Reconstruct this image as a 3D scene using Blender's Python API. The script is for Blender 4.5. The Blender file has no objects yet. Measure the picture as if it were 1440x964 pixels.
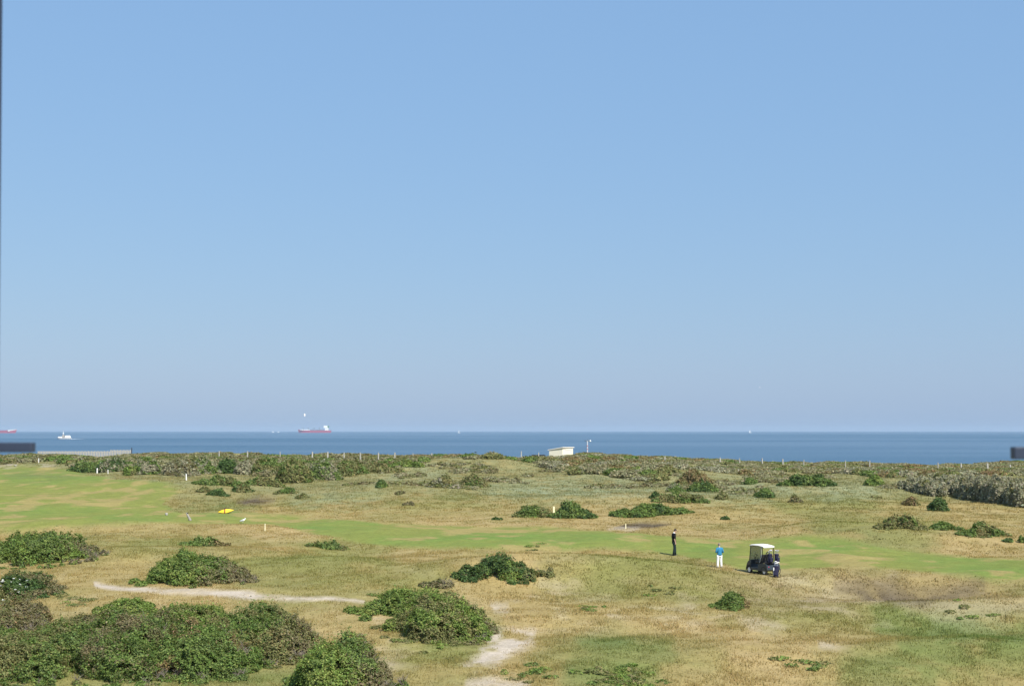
import bpy, bmesh, math, random
import numpy as np
from mathutils import Vector, Matrix

R = math.radians
random.seed(7)
rng = np.random.default_rng(11)
scene = bpy.context.scene
C = scene.collection

# ------------------------------------------------------------------ camera
HC = 8.4                      # eye height above the fairway
F = 2000.0                    # focal length in pixels of a 1440 wide frame
HOR = 605.0                   # row of the true horizon
PITCH = math.atan((HOR - 482.0) / F)
cam_d = bpy.data.cameras.new('camera')
cam = bpy.data.objects.new('camera', cam_d)
C.objects.link(cam)
cam.location = (0, 0, HC)
cam.rotation_euler = (R(90) + PITCH, 0, 0)
cam_d.sensor_width = 36.0
cam_d.lens = 36.0 * F / 1440.0
cam_d.clip_start = 0.1
cam_d.clip_end = 120000
cam_d.dof.use_dof = True
cam_d.dof.focus_distance = 95.0
cam_d.dof.aperture_fstop = cam_d.lens / 5.0     # a 5 mm wide pupil
scene.camera = cam

# ------------------------------------------------------------------ light
SUN_EL, SUN_AZ = R(46), R(147)                  # azimuth clockwise from +Y
sun_dir = Vector((math.sin(SUN_AZ) * math.cos(SUN_EL), math.cos(SUN_AZ) * math.cos(SUN_EL), math.sin(SUN_EL)))
world = bpy.data.worlds.new('World')
scene.world = world
world.use_nodes = True
wn = world.node_tree
wn.nodes.clear()
sky = wn.nodes.new('ShaderNodeTexSky')
sky.sky_type = 'NISHITA'
sky.sun_disc = False
sky.sun_elevation = SUN_EL
sky.sun_rotation = SUN_AZ
sky.altitude = 0
sky.air_density = 1.5
sky.dust_density = 0.6
sky.ozone_density = 3.0
bg = wn.nodes.new('ShaderNodeBackground')
bg.inputs['Strength'].default_value = 0.066
wo = wn.nodes.new('ShaderNodeOutputWorld')
veil = wn.nodes.new('ShaderNodeMixRGB')          # hazy summer air evens the sky out
veil.inputs[0].default_value = 0.66
veil.inputs[2].default_value = (2.68, 4.90, 8.55, 1)
wn.links.new(sky.outputs[0], veil.inputs[1])
wn.links.new(veil.outputs[0], bg.inputs[0])
wn.links.new(bg.outputs[0], wo.inputs[0])
sl = bpy.data.lights.new('sun', 'SUN')
sl.energy = 4.3
sl.angle = R(0.53)
sl.color = (1.0, 0.95, 0.87)
sun = bpy.data.objects.new('sun', sl)
C.objects.link(sun)
sun.location = (20, -40, 60)
sun.rotation_euler = sun_dir.to_track_quat('Z', 'Y').to_euler()
scene.view_settings.view_transform = 'Standard'
scene.view_settings.look = 'None'
scene.view_settings.gamma = 1
scene.view_settings.use_curve_mapping = False
scene.view_settings.exposure = 0.6
scene.cycles.volume_bounces = 1
scene.cycles.max_bounces = 6

# ------------------------------------------------------------------ noise
def _hash(ix, iy, iz, seed):
    h = (ix.astype(np.int64) * 374761393 + iy.astype(np.int64) * 668265263 + iz.astype(np.int64) * 2147483647 + seed * 974711) & 0xFFFFFFFF
    h = ((h ^ (h >> 13)) * 1274126177) & 0xFFFFFFFF
    h = (h ^ (h >> 16)) & 0xFFFFFFFF
    h = (h * 2246822519) & 0xFFFFFFFF
    h = h ^ (h >> 15)
    return (h & 0xFFFFFF) / float(0xFFFFFF)

def vnoise(x, y, z=None, seed=0):
    x = np.asarray(x, float); y = np.asarray(y, float)
    if z is None: z = np.zeros_like(x)
    ix, iy, iz = np.floor(x), np.floor(y), np.floor(z)
    fx, fy, fz = x - ix, y - iy, z - iz
    fx, fy, fz = [t * t * t * (t * (t * 6 - 15) + 10) for t in (fx, fy, fz)]
    flat = not np.any(z)
    r = 0
    for dz in ((0,) if flat else (0, 1)):
        wz = 1.0 if flat else (fz if dz else 1 - fz)
        for dy in (0, 1):
            wy = fy if dy else 1 - fy
            for dx in (0, 1):
                wx = fx if dx else 1 - fx
                r = r + _hash(ix + dx, iy + dy, iz + dz, seed) * wx * wy * wz
    return r * 2 - 1

def fbm(x, y, z=None, o=4, seed=0):
    a, s, t = 1.0, 0, 0
    f = 1.0
    for k in range(o):
        s = s + a * vnoise(np.asarray(x) * f + 17.3 * k, np.asarray(y) * f + 9.1 * k, None if z is None else z * f, seed + k)
        t += a; a *= 0.5; f *= 2.03
    return s / t

def sstep(a, b, x):
    t = np.clip((x - a) / (b - a), 0, 1)
    return t * t * (3 - 2 * t)

# ------------------------------------------------------------------ terrain height
_yk = np.array([0, 30, 50, 60, 75, 90, 105, 125, 150, 400.])
_zk = np.array([-2.4, -2.0, -1.6, -1.25, -0.8, -0.25, -0.15, -0.05, 0.35, 0.35])
_yd = np.arange(0, 420, 0.5)
_zd = np.interp(_yd, _yk, _zk)
_ker = np.exp(-0.5 * (np.arange(-30, 31) / 10.0) ** 2); _ker /= _ker.sum()
_zd = np.convolve(np.pad(_zd, 30, mode='edge'), _ker, mode='valid')
YC = 258.0
_skx = np.array([-200, 0, 100, 200, 300, 400, 500, 560, 620, 680, 740, 800, 850, 900, 950, 1000, 1100, 1200, 1300, 1440, 1700.])
_sky = np.array([641, 640, 639, 640, 641, 643, 644, 643, 642.5, 641.5, 643, 642, 640.5, 640.5, 644, 648, 652, 652.5, 653, 652, 652.])
_scz = HC - (_sky - HOR) * YC / F
BUMPS = [  # px-column u*2000, Y, amplitude, sx, sy
    (5.6, 88.0, 1.05, 7.0, 4.6), (-1.5, 86.0, 0.55, 5.5, 4.2), (11.5, 83.5, 0.40, 5.0, 4.0), (6.0, 102.0, -0.35, 14.0, 6.0),
    (-34, 124.0, 0.85, 12, 4.2), (-22, 119.0, 0.55, 8, 4.0), (-27, 137.0, -0.30, 14, 6),
    (27.0, 117.0, 1.15, 6.5, 7.0), (34.0, 109.0, 0.45, 6, 5), (22.5, 74.0, 0.45, 7, 3.6), (22.0, 81.0, -0.75, 5.0, 3.8), (27.5, 87.0, 0.35, 6, 3.5),
    (-30, 150.0, -0.45, 12, 9), (-40, 178, 0.9, 14, 9), (-7, 219, 1.25, 15, 11), (16, 158, 0.4, 14, 8), (24, 205, 0.8, 11, 9), (-14, 172, 0.5, 10, 8),
    (-14, 61, 0.35, 7, 5), (-22, 58, 0.5, 8, 6), (9, 60, 0.55, 5.5, 4.5), (1.5, 68, -0.30, 5, 5), (20, 62, 0.45, 6, 4), (36, 178, 0.9, 11, 10), (60, 190, 1.0, 14, 14),
    (-12, 92, 0.45, 8, 5), (-24, 98, 0.4, 9, 5), (40, 92, 0.5, 9, 6),
]
def H(x, y):
    x = np.asarray(x, float); y = np.asarray(y, float)
    base = np.interp(y, _yd, _zd)
    u = np.clip(x / np.maximum(y, 20.0), -0.6, 0.6) * F + 720
    zc = np.interp(u, _skx, _scz)
    t = np.clip((y - 140) / (YC - 140), 0, 1)
    t = t * t * (3 - 2 * t) * 0.6 + t * 0.4
    z = base + (zc - 0.35) * t * np.where(y > 100, 1, 0)
    z = z - np.clip((y - 262) / 75, 0, 1) ** 1.2 * 13.5
    for bx, by, a, sx, sy in BUMPS:
        z = z + a * np.exp(-((x - bx) / sx) ** 2 - ((y - by) / sy) ** 2)
    k = sstep(35, 60, y)
    z = z + k * (0.40 * fbm(x / 10, y / 10, o=3, seed=3) + 0.07 * fbm(x / 2.2, y / 2.2, o=2, seed=5))
    z = z + sstep(150, 220, y) * (1 - sstep(262, 280, y)) * 0.55 * fbm(x / 13, y / 13, o=3, seed=8)
    return z

def ray(px, py):
    dx, dz = (px - 720.0) / F, (482.0 - py) / F
    cp, sp = math.cos(PITCH), math.sin(PITCH)
    return np.array([dx, cp - dz * sp, sp + dz * cp])

_march = np.concatenate([np.arange(30, 150, 0.08), np.arange(150, 264, 0.2)])
def hit(px, py):
    r = ray(px, py)
    x = r[0] / r[1] * _march
    z = HC + r[2] / r[1] * _march
    h = H(x, _march)
    below = np.nonzero(z <= h)[0]
    i = below[0] if len(below) else int(np.argmin(z - h))
    return np.array([x[i], _march[i], h[i]])

def at(px, py, dist):
    r = ray(px, py)
    return np.array([r[0] / r[1] * dist, dist, HC + r[2] / r[1] * dist])

# ------------------------------------------------------------------ materials
def new_mat(name):
    m = bpy.data.materials.new(name); m.use_nodes = True
    m.node_tree.nodes.clear()
    return m, m.node_tree

def N(nt, t, **kw):
    n = nt.nodes.new(t)
    for k, v in kw.items():
        if k in n.bl_rna.properties: setattr(n, k, v)
        else: n.inputs[k].default_value = v
    return n

def paint(name, col, rough=0.5, spec=0.4, metal=0.0, var=0.12, scale=6.0, bump=0.0):
    m, nt = new_mat(name)
    tc = N(nt, 'ShaderNodeTexCoord')
    nz = N(nt, 'ShaderNodeTexNoise', Scale=scale, Detail=5.0)
    nt.links.new(tc.outputs['Object'], nz.inputs['Vector'])
    mr = N(nt, 'ShaderNodeMapRange')
    mr.inputs[3].default_value = 1 - var * 1.6; mr.inputs[4].default_value = 1 + var * 1.6
    nt.links.new(nz.outputs[0], mr.inputs[0])
    vm = N(nt, 'ShaderNodeVectorMath', operation='SCALE')
    vm.inputs[0].default_value = col[:3]
    nt.links.new(mr.outputs[0], vm.inputs['Scale'])
    b = N(nt, 'ShaderNodeBsdfPrincipled', Roughness=rough, Metallic=metal)
    b.inputs['Specular IOR Level'].default_value = spec
    nt.links.new(vm.outputs[0], b.inputs['Base Color'])
    if bump:
        bp = N(nt, 'ShaderNodeBump', Strength=bump, Distance=0.02)
        nt.links.new(nz.outputs[0], bp.inputs['Height'])
        nt.links.new(bp.outputs[0], b.inputs['Normal'])
    o = N(nt, 'ShaderNodeOutputMaterial')
    nt.links.new(b.outputs[0], o.inputs[0])
    return m

def leaf_mat(name, transl=0.3, gloss=0.015, up=0.0):
    m, nt = new_mat(name)
    a = N(nt, 'ShaderNodeAttribute', attribute_name='albedo')
    d = N(nt, 'ShaderNodeBsdfDiffuse')
    if up:
        ge = N(nt, 'ShaderNodeNewGeometry')
        mv = N(nt, 'ShaderNodeMix', data_type='VECTOR'); mv.inputs[0].default_value = up
        mv.inputs[5].default_value = (0, 0, 1)
        nt.links.new(ge.outputs['Normal'], mv.inputs[4])
        vn = N(nt, 'ShaderNodeVectorMath', operation='NORMALIZE')
        nt.links.new(mv.outputs[1], vn.inputs[0]); nt.links.new(vn.outputs[0], d.inputs['Normal'])
    t = N(nt, 'ShaderNodeBsdfTranslucent')
    g = N(nt, 'ShaderNodeBsdfGlossy', Roughness=0.6)
    g.inputs[0].default_value = (0.8, 0.85, 0.8, 1)
    vm = N(nt, 'ShaderNodeVectorMath', operation='MULTIPLY'); vm.inputs[1].default_value = (1.25, 1.2, 0.7)
    nt.links.new(a.outputs['Color'], d.inputs[0])
    nt.links.new(a.outputs['Color'], vm.inputs[0]); nt.links.new(vm.outputs[0], t.inputs[0])
    m1 = N(nt, 'ShaderNodeMixShader'); m1.inputs[0].default_value = transl
    nt.links.new(d.outputs[0], m1.inputs[1]); nt.links.new(t.outputs[0], m1.inputs[2])
    m2 = N(nt, 'ShaderNodeMixShader'); m2.inputs[0].default_value = gloss
    nt.links.new(m1.outputs[0], m2.inputs[1]); nt.links.new(g.outputs[0], m2.inputs[2])
    o = N(nt, 'ShaderNodeOutputMaterial'); nt.links.new(m2.outputs[0], o.inputs[0])
    return m

def ground_mat():
    m, nt = new_mat('dune_ground')
    a = N(nt, 'ShaderNodeAttribute', attribute_name='albedo')
    tc = N(nt, 'ShaderNodeTexCoord')
    prev = a.outputs['Color']
    for sc, lo, hi, st in ((1.1, 0.84, 1.16, (1, 1, 1)), (5.0, 0.78, 1.22, (1, 1, 1)), (0.35, 0.90, 1.10, (0.5, 1.6, 1))):
        mp = N(nt, 'ShaderNodeMapping'); mp.inputs['Scale'].default_value = st
        nt.links.new(tc.outputs['Object'], mp.inputs[0])
        nz = N(nt, 'ShaderNodeTexNoise', Scale=sc, Detail=6.0, Roughness=0.65)
        nt.links.new(mp.outputs[0], nz.inputs['Vector'])
        mr = N(nt, 'ShaderNodeMapRange'); mr.inputs[1].default_value = 0.25; mr.inputs[2].default_value = 0.75
        mr.inputs[3].default_value = lo; mr.inputs[4].default_value = hi
        nt.links.new(nz.outputs[0], mr.inputs[0])
        vm = N(nt, 'ShaderNodeVectorMath', operation='SCALE')
        nt.links.new(prev, vm.inputs[0]); nt.links.new(mr.outputs[0], vm.inputs['Scale'])
        prev = vm.outputs[0]
    b = N(nt, 'ShaderNodeBsdfPrincipled', Roughness=0.95)
    b.inputs['Specular IOR Level'].default_value = 0.05
    nt.links.new(prev, b.inputs['Base Color'])
    nz = N(nt, 'ShaderNodeTexNoise', Scale=7.0, Detail=6.0)
    nt.links.new(tc.outputs['Object'], nz.inputs['Vector'])
    bp = N(nt, 'ShaderNodeBump', Strength=0.5, Distance=0.10)
    nt.links.new(nz.outputs[0], bp.inputs['Height']); nt.links.new(bp.outputs[0], b.inputs['Normal'])
    o = N(nt, 'ShaderNodeOutputMaterial'); nt.links.new(b.outputs[0], o.inputs[0])
    return m

def sea_mat():
    m, nt = new_mat('sea_water')
    tc = N(nt, 'ShaderNodeTexCoord')
    mp = N(nt, 'ShaderNodeMapping'); mp.inputs['Scale'].default_value = (0.00045, 0.0016, 1)
    nt.links.new(tc.outputs['Object'], mp.inputs[0])
    n1 = N(nt, 'ShaderNodeTexNoise', Scale=1.0, Detail=8.0, Roughness=0.62)
    nt.links.new(mp.outputs[0], n1.inputs['Vector'])
    cr = N(nt, 'ShaderNodeValToRGB')
    cr.color_ramp.elements[0].position = 0.38; cr.color_ramp.elements[0].color = (0.024, 0.080, 0.132, 1)
    cr.color_ramp.elements[1].position = 0.60; cr.color_ramp.elements[1].color = (0.082, 0.143, 0.205, 1)
    nt.links.new(n1.outputs[0], cr.inputs[0])
    mp2 = N(nt, 'ShaderNodeMapping'); mp2.inputs['Scale'].default_value = (0.08, 0.16, 1)
    nt.links.new(tc.outputs['Object'], mp2.inputs[0])
    n2 = N(nt, 'ShaderNodeTexNoise', Scale=1.0, Detail=6.0, Roughness=0.6)
    nt.links.new(mp2.outputs[0], n2.inputs['Vector'])
    bp = N(nt, 'ShaderNodeBump', Strength=1.0, Distance=2.2)
    nt.links.new(n2.outputs[0], bp.inputs['Height'])
    b = N(nt, 'ShaderNodeBsdfPrincipled', Roughness=0.35, IOR=1.33)
    b.inputs['Specular IOR Level'].default_value = 0.5
    nt.links.new(cr.outputs[0], b.inputs['Base Color'])
    nt.links.new(bp.outputs[0], b.inputs['Normal'])
    o = N(nt, 'ShaderNodeOutputMaterial'); nt.links.new(b.outputs[0], o.inputs[0])
    return m

M_GROUND = ground_mat()
M_SEA = sea_mat()
M_LEAF = leaf_mat('leaf')
M_GRASS = leaf_mat('grass_blade', transl=0.5, gloss=0.0, up=0.6)
M_TWIG = paint('grey_twig', (0.20, 0.17, 0.14), 0.9, 0.1)
M_WHITE = paint('white_paint', (0.80, 0.79, 0.75), 0.5, 0.3, var=0.05)
M_CREAM = paint('cream_wall', (0.72, 0.68, 0.55), 0.8, 0.2, var=0.06, scale=1.5)
M_ROOFW = paint('roof_white', (0.66, 0.645, 0.60), 0.7, 0.2, var=0.05)
M_POST = paint('weathered_wood', (0.40, 0.38, 0.33), 0.9, 0.1, var=0.2)
M_MARK = paint('marker_cream', (0.80, 0.74, 0.48), 0.6, 0.2, var=0.05)
M_DARK = paint('dark_metal', (0.045, 0.048, 0.055), 0.5, 0.4)
M_BLACK = paint('black_plastic', (0.018, 0.018, 0.020), 0.55, 0.4)
M_CART = paint('cart_blue_grey', (0.032, 0.044, 0.056), 0.35, 0.5, var=0.06)
M_NAVY = paint('navy_cloth', (0.022, 0.022, 0.048), 0.8, 0.2)
M_YELLOW = paint('yellow_cloth', (0.80, 0.55, 0.03), 0.6, 0.3, var=0.08)
M_RUST = paint('brown_cloth', (0.28, 0.10, 0.03), 0.7, 0.2)
M_FRAME = paint('window_paint', (0.030, 0.042, 0.070), 0.5, 0.4)
M_GREY = paint('grey_wood', (0.30, 0.28, 0.24), 0.9, 0.1, var=0.25, scale=9, bump=0.5)
M_STEEL = paint('steel', (0.55, 0.56, 0.58), 0.35, 0.5, metal=0.8)
M_SKIN = paint('skin', (0.52, 0.34, 0.25), 0.6, 0.3, var=0.05)
M_HAIRD = paint('dark_hair', (0.035, 0.022, 0.016), 0.7, 0.3)
M_HAIRG = paint('grey_hair', (0.20, 0.17, 0.15), 0.7, 0.3)
M_JUMPER = paint('black_jumper', (0.014, 0.014, 0.018), 0.9, 0.1)
M_TROUSD = paint('dark_green_trousers', (0.018, 0.030, 0.032), 0.9, 0.1)
M_TEAL = paint('teal_shirt', (0.035, 0.20, 0.36), 0.8, 0.2, var=0.1)
M_WTROUS = paint('white_trousers', (0.82, 0.82, 0.80), 0.85, 0.2, var=0.05)
M_RED = paint('red_hull', (0.36, 0.06, 0.10), 0.6, 0.3)
M_GULLG = paint('gull_grey', (0.36, 0.38, 0.40), 0.8, 0.2)
M_STONE = paint('pale_stone', (0.34, 0.32, 0.29), 0.9, 0.1, var=0.2)
M_BLUEG = paint('deck_grey', (0.16, 0.19, 0.22), 0.7, 0.2)
M_GREEN = paint('deck_green', (0.05, 0.16, 0.09), 0.7, 0.2)
M_FOAM = paint('foam', (0.75, 0.78, 0.80), 0.9, 0.1)

def glass_mat():
    m, nt = new_mat('windscreen')
    t = N(nt, 'ShaderNodeBsdfTransparent'); t.inputs[0].default_value = (0.80, 0.83, 0.83, 1)
    g = N(nt, 'ShaderNodeBsdfGlossy', Roughness=0.08)
    d = N(nt, 'ShaderNodeBsdfDiffuse'); d.inputs[0].default_value = (0.30, 0.31, 0.31, 1)
    m0 = N(nt, 'ShaderNodeMixShader'); m0.inputs[0].default_value = 0.38
    nt.links.new(t.outputs[0], m0.inputs[1]); nt.links.new(d.outputs[0], m0.inputs[2])
    m1 = N(nt, 'ShaderNodeMixShader'); m1.inputs[0].default_value = 0.08
    nt.links.new(m0.outputs[0], m1.inputs[1]); nt.links.new(g.outputs[0], m1.inputs[2])
    o = N(nt, 'ShaderNodeOutputMaterial'); nt.links.new(m1.outputs[0], o.inputs[0])
    return m
M_GLASS = glass_mat()

# ------------------------------------------------------------------ object helpers
def tag(o, label=None, cat=None, group=None, kind=None):
    if label: o['label'] = label
    if cat: o['category'] = cat
    if group: o['group'] = group
    if kind: o['kind'] = kind
    return o

def thing(name, label, cat, loc=(0, 0, 0), rz=0.0, group=None):
    o = bpy.data.objects.new(name, None); C.objects.link(o)
    o.empty_display_size = 0.2
    o.location = loc; o.rotation_euler = (0, 0, rz)
    return tag(o, label, cat, group)

def link(name, me, mat, parent=None):
    o = bpy.data.objects.new(name, me); C.objects.link(o)
    for mm in (mat if isinstance(mat, (list, tuple)) else [mat]):
        me.materials.append(mm)
    if parent is not None: o.parent = parent
    return o

def obj(name, bm, mat, parent=None, smooth=False):
    me = bpy.data.meshes.new(name)
    bmesh.ops.recalc_face_normals(bm, faces=bm.faces)
    bm.to_mesh(me); bm.free()
    if smooth:
        for p in me.polygons: p.use_smooth = True
    return link(name, me, mat, parent)

def B(): return bmesh.new()

def box(bm, c, s, rot=None, taper=1.0, bev=0.0, mi=0):
    r = bmesh.ops.create_cube(bm, size=1.0)
    vs = r['verts']
    for v in vs:
        k = taper if v.co.z > 0 else 1.0
        v.co = Vector((v.co.x * s[0] * k, v.co.y * s[1] * k, v.co.z * s[2]))
    fs = list({f for v in vs for f in v.link_faces})
    if bev:
        es = list({e for v in vs for e in v.link_edges})
        q = bmesh.ops.bevel(bm, geom=es, offset=bev, segments=2, affect='EDGES', profile=0.6)
        vs = list({v for f in q['faces'] for v in f.verts} | {v for v in vs if v.is_valid})
    M = Matrix.Translation(Vector(c))
    if rot is not None: M = M @ rot.to_4x4()
    for v in vs: v.co = M @ v.co
    for f in {f for v in vs for f in v.link_faces}: f.material_index = mi
    return vs

def tube(bm, p0, p1, r0, r1=None, n=10, cap=True):
    p0, p1 = Vector(p0), Vector(p1)
    if r1 is None: r1 = r0
    z = (p1 - p0).normalized()
    a = z.orthogonal().normalized(); b = z.cross(a)
    A = [bm.verts.new(p0 + (a * math.cos(t) + b * math.sin(t)) * r0) for t in [2 * math.pi * i / n for i in range(n)]]
    D = [bm.verts.new(p1 + (a * math.cos(t) + b * math.sin(t)) * r1) for t in [2 * math.pi * i / n for i in range(n)]]
    for i in range(n): bm.faces.new((A[i], A[(i + 1) % n], D[(i + 1) % n], D[i]))
    if cap: bm.faces.new(A[::-1]); bm.faces.new(D)

def path(bm, pts, r, n=8):
    for a, b in zip(pts[:-1], pts[1:]): tube(bm, a, b, r, r, n)

def loft(bm, secs, cap=True):
    rings = [[bm.verts.new(p) for p in s] for s in secs]
    n = len(rings[0])
    for a, b in zip(rings[:-1], rings[1:]):
        for i in range(n): bm.faces.new((a[i], a[(i + 1) % n], b[(i + 1) % n], b[i]))
    if cap: bm.faces.new(rings[0][::-1]); bm.faces.new(rings[-1])

def ball(bm, c, r, u=12, v=8, rot=None):
    q = bmesh.ops.create_uvsphere(bm, u_segments=u, v_segments=v, radius=1.0)
    for w in q['verts']:
        p = Vector((w.co.x * r[0], w.co.y * r[1], w.co.z * r[2]))
        if rot is not None: p = rot @ p
        w.co = p + Vector(c)
    return q['verts']

def prism(bm, prof, y0, y1):
    """profile in x-z extruded along y"""
    loft(bm, [[(x, y0, z) for x, z in prof], [(x, y1, z) for x, z in prof]])

def raw_mesh(name, V, nper, col=None):
    """V: (n*nper,3) vertices, each face uses nper consecutive ones"""
    n = len(V) // nper
    me = bpy.data.meshes.new(name)
    me.vertices.add(len(V)); me.vertices.foreach_set('co', np.ascontiguousarray(V, dtype=np.float32).ravel())
    me.loops.add(n * nper); me.loops.foreach_set('vertex_index', np.arange(n * nper, dtype=np.int32))
    me.polygons.add(n)
    me.polygons.foreach_set('loop_start', np.arange(0, n * nper, nper, dtype=np.int32))
    if col is not None:
        ca = me.attributes.new('albedo', 'FLOAT_COLOR', 'POINT')
        c4 = np.ones((len(V), 4), np.float32); c4[:, :3] = col
        ca.data.foreach_set('color', c4.ravel())
    me.update(calc_edges=True)
    return me

# ------------------------------------------------------------------ ground cover zones
VS = 160.0
def uv(x, y):
    return x / y * F + 720, VS * np.log(y)
def pts_uv(poly):
    out = []
    for px, py in poly:
        p = hit(px, py); out.append(uv(p[0], p[1]))
    return np.array(out, float)

class Zone:
    def __init__(s, poly, soft=6.0, closed=True, width=None):
        s.P = pts_uv(poly); s.soft = soft; s.width = width
    def mask(s, U, V):
        out = np.zeros_like(U)
        w = (s.width if s.width else 0) + s.soft * 1.5
        lo, hi = s.P.min(0) - w, s.P.max(0) + w
        sel = (U > lo[0]) & (U < hi[0]) & (V > lo[1]) & (V < hi[1])
        if not sel.any(): return out
        u, v = U[sel], V[sel]
        d2 = np.full(u.shape, 1e12); inside = np.zeros(u.shape, bool)
        n = len(s.P)
        rng_ = range(n - 1) if s.width else range(n)
        for i in rng_:
            a, b = s.P[i], s.P[(i + 1) % n]
            e = b - a
            t = np.clip(((u - a[0]) * e[0] + (v - a[1]) * e[1]) / max(e @ e, 1e-9), 0, 1)
            d2 = np.minimum(d2, (u - a[0] - t * e[0]) ** 2 + (v - a[1] - t * e[1]) ** 2)
            c = ((a[1] > v) != (b[1] > v)) & (u < (b[0] - a[0]) * (v - a[1]) / (b[1] - a[1] + 1e-12) + a[0])
            inside ^= c
        d = np.sqrt(d2)
        if s.width: sd = s.width - d
        else: sd = np.where(inside, d, -d)
        out[sel] = np.clip(0.5 + sd / (2 * s.soft), 0, 1)
        return out

def ell(cx, cy, rx, ry, n=18):
    return [(cx + rx * math.cos(t), cy + ry * math.sin(t)) for t in np.linspace(0, 2 * math.pi, n, endpoint=False)]

Z_FAIR = Zone([(-60, 656), (60, 655), (110, 664), (200, 674), (262, 690), (230, 708), (255, 722), (330, 718), (370, 722), (430, 727), (520, 734), (640, 739), (760, 741), (850, 746), (920, 752),
               (990, 757), (1060, 758), (1125, 752), (1180, 756), (1240, 768), (1310, 778), (1380, 784), (1500, 788), (1500, 818), (1400, 818), (1330, 808), (1250, 800), (1180, 796),
               (1110, 806), (1060, 806), (1010, 792), (965, 782), (935, 776), (850, 770), (745, 772), (660, 771), (560, 767), (480, 758), (430, 747), (385, 739), (310, 736), (200, 735),
               (130, 738), (70, 744), (-60, 752)], 1.8)
Z_LUSH = [Zone(p, 9) for p in (ell(200, 668, 70, 7), ell(60, 672, 90, 8), ell(300, 714, 60, 9), ell(180, 730, 60, 5), ell(60, 718, 90, 6), ell(470, 740, 60, 6), ell(700, 758, 110, 9),
                                ell(560, 762, 80, 5), ell(820, 757, 90, 7), ell(1150, 770, 60, 8), ell(1235, 760, 45, 7), ell(1390, 800, 70, 9), ell(980, 772, 50, 9), ell(1330, 788, 70, 4))]
Z_FTAN = [Zone(p, 8) for p in (ell(70, 697, 60, 5), ell(160, 706, 60, 4), ell(30, 742, 70, 5), ell(610, 748, 60, 3), ell(800, 764, 90, 3), ell(900, 762, 70, 4), ell(1230, 788, 90, 7),
                                ell(1280, 798, 90, 6), ell(1120, 775, 40, 3), ell(590, 742, 70, 3), ell(1180, 800, 60, 5))]
Z_PATH = [Zone([(134, 820), (180, 826), (240, 830), (300, 834), (360, 838)], 1.3, width=2.1), Zone([(350, 837.5), (400, 840), (450, 843), (512, 847)], 1.1, width=1.2)]
Z_SAND = [Zone(p, 4) for p in ([(690, 888), (720, 880), (752, 888), (748, 904), (725, 915), (700, 938), (660, 944), (648, 934), (672, 918), (676, 900)],
                                ell(700, 960, 45, 8), [(690, 850), (712, 852), (708, 860), (692, 858)], ell(1175, 905, 20, 4),
                                [(856, 741), (880, 741), (894, 742), (890, 745), (860, 744)], ell(8, 653, 16, 1.5), ell(70, 654, 10, 1.0))]
Z_SANDF = [Zone(p, 12) for p in (ell(810, 862, 90, 10), ell(930, 856, 90, 10), ell(960, 857, 60, 7), ell(520, 872, 50, 12), ell(1190, 850, 90, 10), ell(1050, 870, 80, 8), ell(560, 930, 40, 20), ell(760, 830, 60, 8))]
Z_DARK = [Zone(p, q_) for p, q_ in zip(([(1175, 824), (1215, 815), (1262, 819), (1290, 834), (1330, 833), (1385, 824), (1350, 839), (1300, 848), (1250, 845), (1205, 834)],
                                [(866, 741.5), (882, 735.5), (908, 733.5), (946, 737), (922, 741), (896, 742.5)], [(335, 706), (360, 699), (385, 703), (362, 709), (345, 711)]), (5, 1.6, 3))]
Z_TRACK = [Zone([(1096, 811), (1130, 821), (1170, 832), (1220, 843), (1280, 850), (1340, 852), (1440, 849)], 4, width=3.0)]
Z_HUMP = [Zone(p, 6) for p in ([(1150, 748), (1200, 747), (1260, 754), (1320, 768), (1300, 772), (1240, 764), (1190, 756)], ell(60, 668, 60, 4), ell(300, 713, 70, 7))]
Z_PINK = [Zone(p, 10) for p in (ell(1150, 838, 110, 12), ell(1080, 822, 60, 8), ell(1360, 842, 80, 6))]
Z_ORANGE = [Zone(p, 22) for p in (ell(1010, 890, 170, 28), ell(1130, 915, 120, 30), ell(640, 880, 120, 25), ell(470, 860, 90, 25), ell(330, 845, 120, 12), ell(760, 785, 60, 12), ell(980, 800, 90, 15),
                                   ell(200, 742, 130, 8), ell(390, 745, 50, 8), ell(1130, 830, 70, 12), ell(1010, 747, 130, 4), ell(740, 732, 150, 4), ell(1340, 760, 110, 4),
                                   ell(1060, 935, 120, 20))]
Z_OLIVE = [Zone(p, 20) for p in (ell(420, 790, 130, 18), ell(470, 820, 150, 15), ell(880, 805, 115, 24), ell(960, 835, 90, 9), ell(1240, 870, 160, 12), ell(1380, 870, 120, 14), ell(880, 930, 130, 25), ell(1300, 930, 150, 25),
                                  ell(200, 760, 90, 8), ell(620, 920, 60, 25), ell(1110, 845, 60, 10), ell(620, 700, 160, 12), ell(1150, 700, 150, 18), ell(1230, 735, 90, 12), ell(460, 705, 60, 12))]
Z_VERD = [Zone(p, 14) for p in (ell(1355, 888, 95, 12), ell(1400, 905, 80, 20), ell(1290, 878, 50, 8), ell(880, 905, 60, 10), ell(1330, 912, 60, 8), ell(860, 945, 60, 20), ell(240, 955, 230, 12), ell(1250, 945, 60, 8), ell(650, 890, 50, 16))]
Z_PALE = [Zone(p, 10) for p in (ell(770, 690, 95, 11), ell(900, 668, 90, 8), ell(470, 702, 60, 6), ell(1160, 690, 110, 9), ell(1360, 865, 50, 8), ell(1020, 690, 80, 14), ell(860, 690, 60, 12), ell(580, 672, 50, 5))]
Z_RUST = [Zone(p, 5) for p in (ell(140, 637, 90, 4), ell(225, 642, 50, 4),)]

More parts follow.
